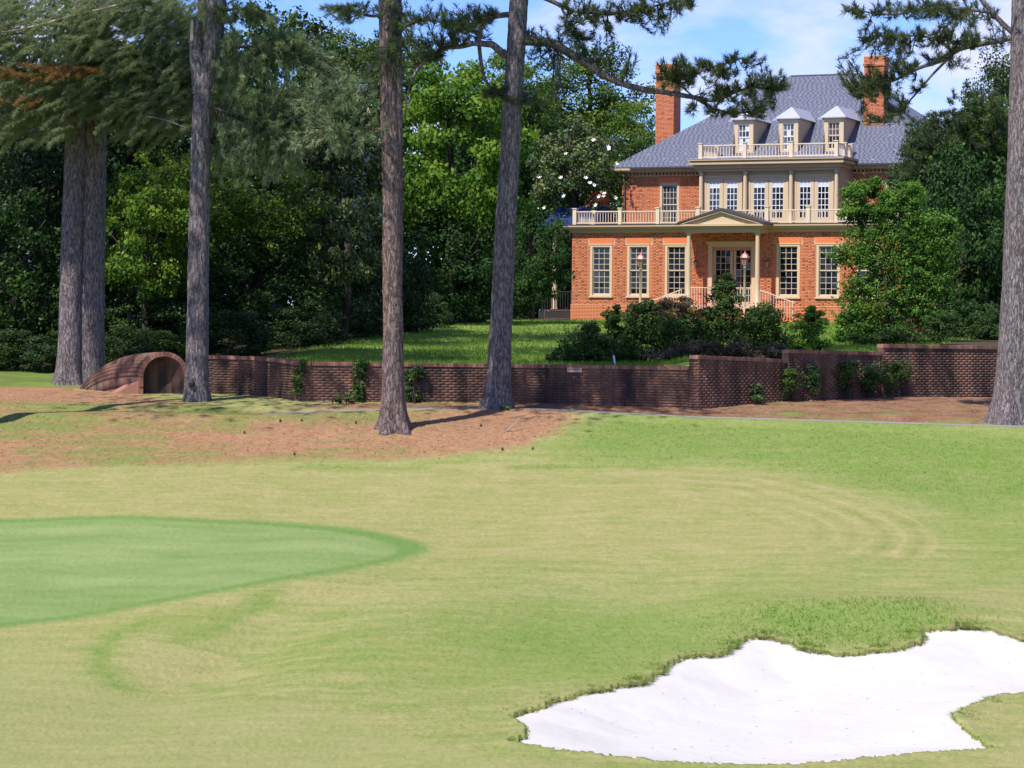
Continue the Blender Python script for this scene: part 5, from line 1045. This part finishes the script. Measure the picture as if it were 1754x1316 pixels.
# tall pines outside the frame, whose crowns shade the wood and the wall
for k, (x, y, z0, s) in enumerate([(-15.2, 61.5, 10.3, 1.5), (-22, 86, 7.5, 1.6), (-14.0, 83, 9.5, 1.5), (-10.25, 82, 10.2, 1.5), (-26, 80, 6, 1.7), (-4.0, 84, 11.5, 1.5)]):
    gz = ground_z(x, y); t = thing('pine_tree', 'tall pine crown rising above the left part of the wood ' + ['nearest the green', 'beyond the left frame edge', 'over the twin trunk', 'over the stubbed tree', 'furthest left', 'over the lawn edge'][k], 'tree', (x, y, gz), 0, 'tall pines over the wood')
    P = np.array([(0, 0, -.2), (.1, 0, 5), (0, .1, z0 + 4), (0, 0, z0 + 9 * s)]); obj('trunk', limb_mesh(spline(P, 5), np.linspace(.3, .06, 16), M['bark'], 10), t); o = obj('upper_crown', HIGH[k % 3], t, (0, 0, z0 - gz)); o.scale = (s, s, s); o.rotation_euler = (0, 0, k)

# ------------------------------------------------------------------ shrubs, young tree, ivy
def shrub(name, label, cat, blobs, Y, leaf, mat, seed, per=2600, stems=6, group=None, depth=.7, ground=None, up=.5, stem_mat='bark_dark', stem_r=.02, shoots=1.0):
    """blobs (px,row,rx,ry[,dY]) filled with small clumps of leaves on thin stems"""
    r = np.random.default_rng(seed); P = []; O = []; T = []; ends = []
    x0 = at(blobs[0][0], blobs[0][1], Y); gx = np.mean([at(b[0], b[1], Y)[0] for b in blobs]); gz = ground if ground is not None else ground_z(gx, Y); root = thing(name, label, cat, (gx, Y, gz), 0, group); off = np.array([gx, Y, gz])
    for bl in blobs:
        px, row, rx, ry = bl[:4]; dY = bl[4] if len(bl) > 4 else 0; sx, sz = rx / FPX * Y, ry / FPX * Y; c = at(px, row, Y + dY); nc = max(6, int(26 * sx * sz / .25)); nc = min(nc, 90)
        for _ in range(nc):
            d = nrm(r.standard_normal(3)) * r.random() ** .4; cc = c + d * np.array([sx, min(sx, sz) * depth + .1, sz]); k = max(8, int(per / nc)); rr = r.uniform(.16, .40) * min(1, max(sx, sz) / .5)
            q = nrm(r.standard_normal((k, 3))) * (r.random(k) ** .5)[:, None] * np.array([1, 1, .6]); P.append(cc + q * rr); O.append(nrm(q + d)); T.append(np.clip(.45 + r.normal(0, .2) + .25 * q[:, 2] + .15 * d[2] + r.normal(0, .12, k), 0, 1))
            if r.random() < .3: ends.append(cc)
        for _ in range(int(shoots * (sx + sz) * 10)):          # shoots that stand out of the mass
            d = nrm(r.standard_normal(3) + np.array([0, 0, .6])); d[2] = abs(d[2]) * .8 + .1; s0 = c + d * np.array([sx, min(sx, sz), sz]) * .8; L2 = r.uniform(.15, .5) * min(1, (sx + sz)); k = int(14 * L2 / .3); f = r.random(k)[:, None]
            bend = nrm(r.standard_normal(3)) * .3; P.append(s0 + (d + bend * f) * f * L2 + r.normal(0, .03, (k, 3))); O.append(np.repeat(d[None], k, 0)); T.append(np.clip(r.normal(.62, .2, k), 0, 1))
    P, O, T = np.concatenate(P), np.concatenate(O), np.concatenate(T); keep = P[:, 2] > gz - .02
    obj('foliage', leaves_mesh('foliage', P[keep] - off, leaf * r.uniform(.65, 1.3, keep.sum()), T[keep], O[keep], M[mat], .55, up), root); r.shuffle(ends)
    for e in ends[:stems]:
        s = np.array([gx + r.normal(0, .12), Y + r.normal(0, .1), gz - .1]); m = (s + e) / 2 + np.array([(e[0] - s[0]) * -.15, 0, .12]); obj('stem', limb_mesh(spline([s - off, m - off, e - off], 4), np.linspace(stem_r, stem_r * .3, 9), M[stem_mat], 6, 'stem'), root)
    return root
G1 = 'shrubs on the lawn behind the wall'
shrub('shrub', 'loose green shrub at the left end of the big bush mass, by the lawn', 'shrub', [(1000, 588, 36, 26), (985, 608, 34, 16), (1035, 604, 36, 24), (1008, 566, 16, 16), (965, 614, 20, 10)], 72, .085, 'shrub_leaf', 1, 2600, 8, G1)
shrub('shrub', 'medium green shrub below the left lamp post', 'shrub', [(1090, 562, 42, 30), (1070, 596, 46, 28), (1120, 598, 46, 28), (1052, 545, 18, 22), (1110, 536, 24, 18), (1135, 570, 30, 30), (1090, 612, 50, 14)], 72.6, .085, 'shrub_leaf', 2, 2800, 8, G1)
shrub('shrub', 'bush with drooping dry brown leaves left of the porch', 'shrub', [(1150, 540, 28, 24), (1165, 568, 42, 28), (1135, 522, 18, 14), (1172, 528, 20, 20), (1125, 545, 20, 20)], 73.8, .075, 'dry_vine', 3, 1300, 9, G1)
shrub('shrub', 'tall dark green bush in front of the porch', 'shrub', [(1240, 516, 26, 28), (1255, 550, 46, 38), (1205, 560, 42, 34), (1300, 572, 44, 36), (1246, 486, 14, 20), (1222, 590, 54, 32), (1290, 605, 54, 28), (1308, 546, 24, 24), (1180, 592, 40, 30), (1330, 590, 24, 26)], 73.2, .08, 'shrub_leaf', 4, 3400, 10, G1)
shrub('shrub', 'tangle of dark dry vines on top of the wall corner', 'shrub', [(1200, 602, 56, 18), (1270, 602, 60, 18), (1140, 612, 46, 12), (1320, 602, 24, 14)], 71.6, .07, 'dry_vine', 5, 2400, 12, G1)
shrub('shrub', 'small upright shrub right of the porch steps', 'shrub', [(1382, 562, 26, 28), (1372, 588, 28, 20), (1402, 546, 15, 17), (1390, 534, 11, 13), (1398, 588, 20, 16)], 73.5, .075, 'young_leaf', 6, 2000, 8, G1)
shrub('red_azalea', 'red flowering azalea half hidden behind the young green tree', 'shrub', [(1595, 540, 22, 26), (1570, 555, 20, 14)], 92, .10, 'red_bloom', 7, 700, 4)
GW = 'low shrubs along the foot of the stepped wall'
for k, (px, row, rx, ry, lab) in enumerate([(1296, 670, 9, 16, 'smallest sprig before the corner wall section'), (1352, 655, 14, 24, 'thin shrub below the first wall step'), (1390, 650, 14, 26, 'upright twiggy shrub second from the first wall step'), (1445, 645, 28, 26, 'bushy low shrub before the middle wall section'), (1490, 650, 18, 24, 'narrow dark shrub below the second wall step'), (1530, 645, 34, 28, 'largest leafy shrub before the highest wall section')]):
    p0 = hit(px, row + ry + 2); Yk = min(p0[1], float(wall_y(np.array(p0[0]))) - .45); shrub('wall_shrub', lab, 'shrub', [(px, row, rx, ry), (px + rx * .3, row - ry * .4, rx * .6, ry * .6)], Yk, .07, 'shrub_leaf' if k % 2 else 'ivy', 30 + k, 1100, 7, GW, .5)
GI = 'ivy climbing the long low wall'
for k, (bl, lab) in enumerate([([(513, 635, 9, 14), (508, 660, 5, 22), (516, 622, 8, 6)], 'ivy trail hanging at the left end of the long low wall'), ([(618, 638, 9, 18), (613, 665, 7, 20), (620, 622, 10, 7), (616, 685, 8, 10)], 'ivy column climbing left of the reddish pine'), ([(703, 645, 11, 14), (716, 640, 8, 14), (700, 670, 8, 16), (711, 682, 9, 10)], 'broad ivy clump climbing right of the reddish pine')]):
    x = at(bl[0][0], bl[0][1], 68.4)[0]; shrub('ivy', lab, 'plant', [(*q, 0) for q in bl], float(wall_y(np.array(x))) - .14, .085, 'ivy', 50 + k, 260, 3, GI, .12, up=-.1)
for k, (px, row, rx, ry, lab) in enumerate([(600, 681, 10, 9, 'small bright weed at the foot of the wall left of the ivy column'), (580, 684, 6, 8, 'thin grassy weed at the foot of the wall')]):
    x = at(px, row, 67.9)[0]; shrub('weed', lab, 'plant', [(px, row, rx, ry)], 67.9, .07, 'ivy', 60 + k, 200, 3, None, .5)
shrub('fern_sprig', 'small yellow-green sprig at the foot of the leaning pine', 'plant', [(866, 698, 7, 7)], Y4 - .55, .06, 'maple', 63, 120, 3, None, .6)
# young tree right
yt = [(1470, 335, 26, 26), (1462, 365, 22, 22), (1500, 320, 14, 16), (1530, 345, 30, 24), (1500, 370, 30, 24), (1560, 330, 24, 20), (1480, 410, 44, 26), (1540, 400, 44, 30), (1590, 390, 34, 30), (1455, 440, 36, 22), (1500, 455, 46, 30), (1560, 450, 46, 32), (1610, 440, 34, 32), (1480, 490, 44, 26), (1545, 500, 50, 30), (1600, 490, 40, 30), (1470, 530, 44, 22), (1530, 545, 48, 26), (1490, 565, 50, 18), (1590, 540, 34, 26), (1450, 575, 26, 12), (1620, 380, 20, 24), (1510, 430, 60, 40), (1560, 470, 60, 40), (1500, 520, 60, 36), (1570, 530, 56, 40), (1600, 420, 44, 40), (1540, 360, 40, 30), (1470, 550, 40, 20), (1510, 575, 60, 18)]
youngt = shrub('young_tree', 'bright green young multi-stemmed tree covering the right windows of the house', 'tree', yt, 82, .09, 'young_leaf', 70, 2000, 26, None, .8, stem_r=.05, stem_mat='bark_dark')
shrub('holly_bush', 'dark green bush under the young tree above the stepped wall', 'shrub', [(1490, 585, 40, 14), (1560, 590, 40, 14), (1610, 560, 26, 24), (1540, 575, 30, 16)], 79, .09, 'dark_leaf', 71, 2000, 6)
# white stake, leaning stick
p = at(1056, 625, 70.0); t = thing('marker_stake', 'thin white stake with dark tip leaning out of the bushes above the wall', 'stake', p); q0, q1, q2 = at(1057, 627, 70) - p, at(1051, 609, 70) - p, at(1048, 600, 70) - p
b = MB(); b.bar(q0 - np.array([0, 0, .3]), q1, .05); obj('shaft', b.mesh('shaft', M['stake']), t); b = MB(); b.bar(q1, q2, .055); obj('tip', b.mesh('tip', M['black_tip']), t)
p = hit(868, 740); p2 = at(892, 716, p[1] + .2) - p; me = limb_mesh(spline([(0, 0, .02), (p2[0] * .5, .1, p2[2] * .5), p2], 4), np.linspace(.02, .008, 9), M['twig'], 6, 'fallen_stick'); tag(obj('fallen_stick', me, None, p), 'grey dead stick poking up from the pine straw right of the leaning pine', 'stick')

# ------------------------------------------------------------------ grass blades, litter
def sand_debris():
    r = random.Random(9); b = MB(); n = 0
    while n < 110:
        p = hit(r.uniform(900, 1754), r.uniform(1075, 1300)); d, i = polyd(BUNKER, np.array([p[0]]), np.array([p[1]]))
        if not i[0] or d[0] < .15: continue
        z = float(zl(p[0], p[1])) - .06 - .20 * float(sstep(d[0] / 1.6)) + .008; a = r.uniform(0, 6.28); L_ = r.uniform(.01, .045); w = r.uniform(.003, .012); n += 1
        c, s_ = math.cos(a), math.sin(a); b.add([(p[0] - c*L_, p[1] - s_*L_, z), (p[0] - s_*w, p[1] + c*w, z + .006), (p[0] + c*L_, p[1] + s_*L_, z + .004), (p[0] + s_*w, p[1] - c*w, z)], [(0, 1, 2, 3)])
    tag(obj('sand_debris', b.mesh('sand_debris', M['twig'])), 'scattered bits of twig and leaf on the bunker sand', kind='stuff')
sand_debris()
def scatter_blades(name, n_try, dens, hgt, wid, mat, seed, ys=(33.5, 66)):
    r = np.random.default_rng(seed); Y = ys[0] + (ys[1] - ys[0]) * r.random(n_try) ** 1.5; X = (r.random(n_try) * 2 - 1) * (Y * .21 + .6); A, sk = near_zone(X, Y); pr, h = dens(A, sk, X, Y); k = r.random(n_try) < pr; X, Y, h = X[k], Y[k], h[k]; n = len(X)
    z = zl(X, Y) - .01; a = r.uniform(0, 6.283, n); w = wid * r.uniform(.6, 1.3, n) / 2; H_ = h * r.uniform(.5, 1.25, n); B0 = np.stack([X, Y, z], 1); s = np.stack([np.cos(a) * w, np.sin(a) * w, 0 * a], 1); tip = B0 + np.stack([r.normal(0, .9, n) * H_, r.normal(0, .9, n) * H_, H_], 1)
    V = np.stack([B0 - s, B0 + s, tip], 1).reshape(-1, 3); lush = np.clip(A['lush'][k] + .25 * np.exp(-(sk[k] / .4) ** 2), 0, 1); dry = r.random(n)
    t = np.clip(.55 - .5 * lush + .3 * (dry - .5) + .25 * A['apron'][k], 0, 1)
    o = obj(name, mesh_np(name, V, np.arange(len(V)).reshape(-1, 3), mat, tint=np.repeat(t, 3))); tag(o, kind='stuff'); return o
M['blade'] = mat_leaf('grass_blade', (.11, .23, .028), (.22, .28, .065), (.38, .34, .13), .45, .01)
def d_short(A, sk, X, Y):
    pr = np.where(sk > -.01, 0, .9) * (1 - A['green']) * (1 - .8 * A['collar']) * (1 - .85 * A['straw']) * (1 - A['bank']) * (1 - .55 * A['low']); return pr * .8, .02 + .014 * A['lush'] * (1 - .5 * A['apron'])
tag(scatter_blades('turf_grass', 150000, d_short, .03, .016, M['blade'], 5), 'short blades of the mown turf')
def d_lip(A, sk, X, Y):
    m = np.exp(-(((X - 6.2) / 2.2) ** 4) - ((Y - 45.6) / 1.3) ** 4) * (sk < 0); return np.clip(.9 * m, 0, 1), .075 + 0 * X
tag(scatter_blades('mound_grass', 120000, d_lip, .07, .018, M['blade'], 6, (35.5, 49.5)), 'longer grass on the mound behind the bunker')
def rim_grass():
    r = np.random.default_rng(31); P = BUNKER; Q = np.roll(P, -1, 0); L_ = np.linalg.norm(Q - P, axis=1); n = 42000; i = r.choice(len(P), n, p=L_ / L_.sum()); f = r.random((n, 1)); c = P[i] * (1 - f) + Q[i] * f; t = (Q[i] - P[i]) / L_[i][:, None]; nn = np.stack([t[:, 1], -t[:, 0]], 1)
    mid = P.mean(0); d, ins = polyd(P, c[:, 0] + nn[:, 0] * .1, c[:, 1] + nn[:, 1] * .1); nn[ins] *= -1; o = np.abs(r.normal(0, .2, n)) - .035; far = c[:, 1] > 39.5; keep = far | (r.random(n) < .6); c = c + nn * o[:, None]; c = c[keep]; nn = nn[keep]; o = o[keep]; far = far[keep]; n = len(c)
    patchy = .5 + .5 * np.sin(c[:, 0] * 5.1) * np.sin(c[:, 1] * 3.7 + 1); z = zl(c[:, 0], c[:, 1]) - .015; H_ = r.uniform(.025, .07, n) * (.5 + 1.3 * patchy ** 2 * far) * np.where(far, 1, .75); a = r.uniform(0, 6.283, n); s = np.stack([np.cos(a), np.sin(a), 0 * a], 1) * (.008 * r.uniform(.6, 1.3, n))[:, None]; B0 = np.stack([c[:, 0], c[:, 1], z], 1)
    droop = (o < .05) & far; tip = B0 + np.stack([r.normal(0, .5, n) * H_ - nn[:, 0] * H_ * droop * .8, r.normal(0, .5, n) * H_ - nn[:, 1] * H_ * droop * .8, H_ * np.where(droop, .45, 1)], 1); V = np.stack([B0 - s, B0 + s, tip], 1).reshape(-1, 3)
    tag(obj('bunker_rim_grass', mesh_np('bunker_rim_grass', V, np.arange(len(V)).reshape(-1, 3), M['blade'], tint=np.repeat(np.clip(r.normal(.62, .25, n) - .25 * patchy, 0, 1), 3))), 'longer grass hanging on the rim of the bunker', kind='stuff')
rim_grass()
def d_rough(A, sk, X, Y): return np.clip(A['lush'] * 1.0 + .35 * A['patch'] * A['straw'] * .4, 0, 1) * sstep((Y - 53) / 8), .036 + 0 * X
tag(scatter_blades('rough_grass', 90000, d_rough, .05, .02, M['blade'], 8, (52, 66.4)), 'rough grass below the cart path')
def lawn_blades():
    r = np.random.default_rng(12); n = 60000; Y = 69.5 + 56 * r.random(n) ** 1.8; X = -9 + r.random(n) * 20 * (Y / 70); k = (Y > wall_y(X) + .3) & (X > -8.3 + (Y - 72) * .16); X, Y = X[k], Y[k]; n = len(X); z = zu(X, Y); a = r.uniform(0, 6.283, n); H_ = r.uniform(.05, .12, n); B0 = np.stack([X, Y, z], 1); s = np.stack([np.cos(a), np.sin(a), 0 * a], 1) * .016; V = np.stack([B0 - s, B0 + s, B0 + np.stack([r.normal(0, .03, n), r.normal(0, .03, n), H_], 1)], 1).reshape(-1, 3)
    tag(obj('lawn_grass', mesh_np('lawn_grass', V, np.arange(len(V)).reshape(-1, 3), M['blade'], tint=np.repeat(r.random(n) * .5, 3))), 'grass blades of the lawn behind the wall', kind='stuff')
lawn_blades()
def litter():
    r = np.random.default_rng(14); n = 24000; Y = 56 + 14 * r.random(n); X = (r.random(n) * 2 - 1) * 15; A, sk = near_zone(X, Y); k = (r.random(n) < np.clip(A['straw'] * 1.2 - .1, 0, 1) + A['bank'] * .9) & (Y < wall_y(X) - .05) & (np.abs(Y - np.interp(X, PATH[:, 0], PATH[:, 1])) > .6); X, Y = X[k], Y[k]; n = len(X); a = r.uniform(0, 6.283, n); L_ = r.uniform(.03, .10, n); w = r.uniform(.004, .011, n); z = zl(X, Y) + r.uniform(.002, .018, n)
    d = np.stack([np.cos(a), np.sin(a), r.normal(0, .08, n)], 1) * L_[:, None]; s = np.stack([-np.sin(a), np.cos(a), r.normal(0, .15, n)], 1) * w[:, None]; B0 = np.stack([X, Y, z], 1); V = np.stack([B0 - s, B0 + s, B0 + d + s, B0 + d - s], 1).reshape(-1, 3); t = r.random(n)
    b = NB('pine_straw'); m = b.bsdf(b.ramp(b.attr('tint'), [(0, (.24, .13, .08)), (.5, (.38, .22, .135)), (.93, (.44, .29, .2)), (.98, (.5, .4, .33)), (1, (.55, .48, .42))]), .9, spec=.1)
    tag(obj('pine_straw', mesh_np('pine_straw', V, np.arange(len(V)).reshape(-1, 4), m, tint=np.repeat(t, 4))), 'fallen pine needles and bark chips under the pines', kind='stuff')
    b = MB(); rr = random.Random(4)
    for _ in range(9):
        p = hit(rr.uniform(380, 960), rr.uniform(715, 785)); b.lathe((p[0], p[1], p[2] - .01), [(.012, 0), (.035, .025), (.03, .055), (.008, .09)], 6)
    tag(obj('pine_cones', b.mesh('pine_cones', M['bark_dark'])), 'dark fallen pine cones on the straw', kind='stuff')
litter()
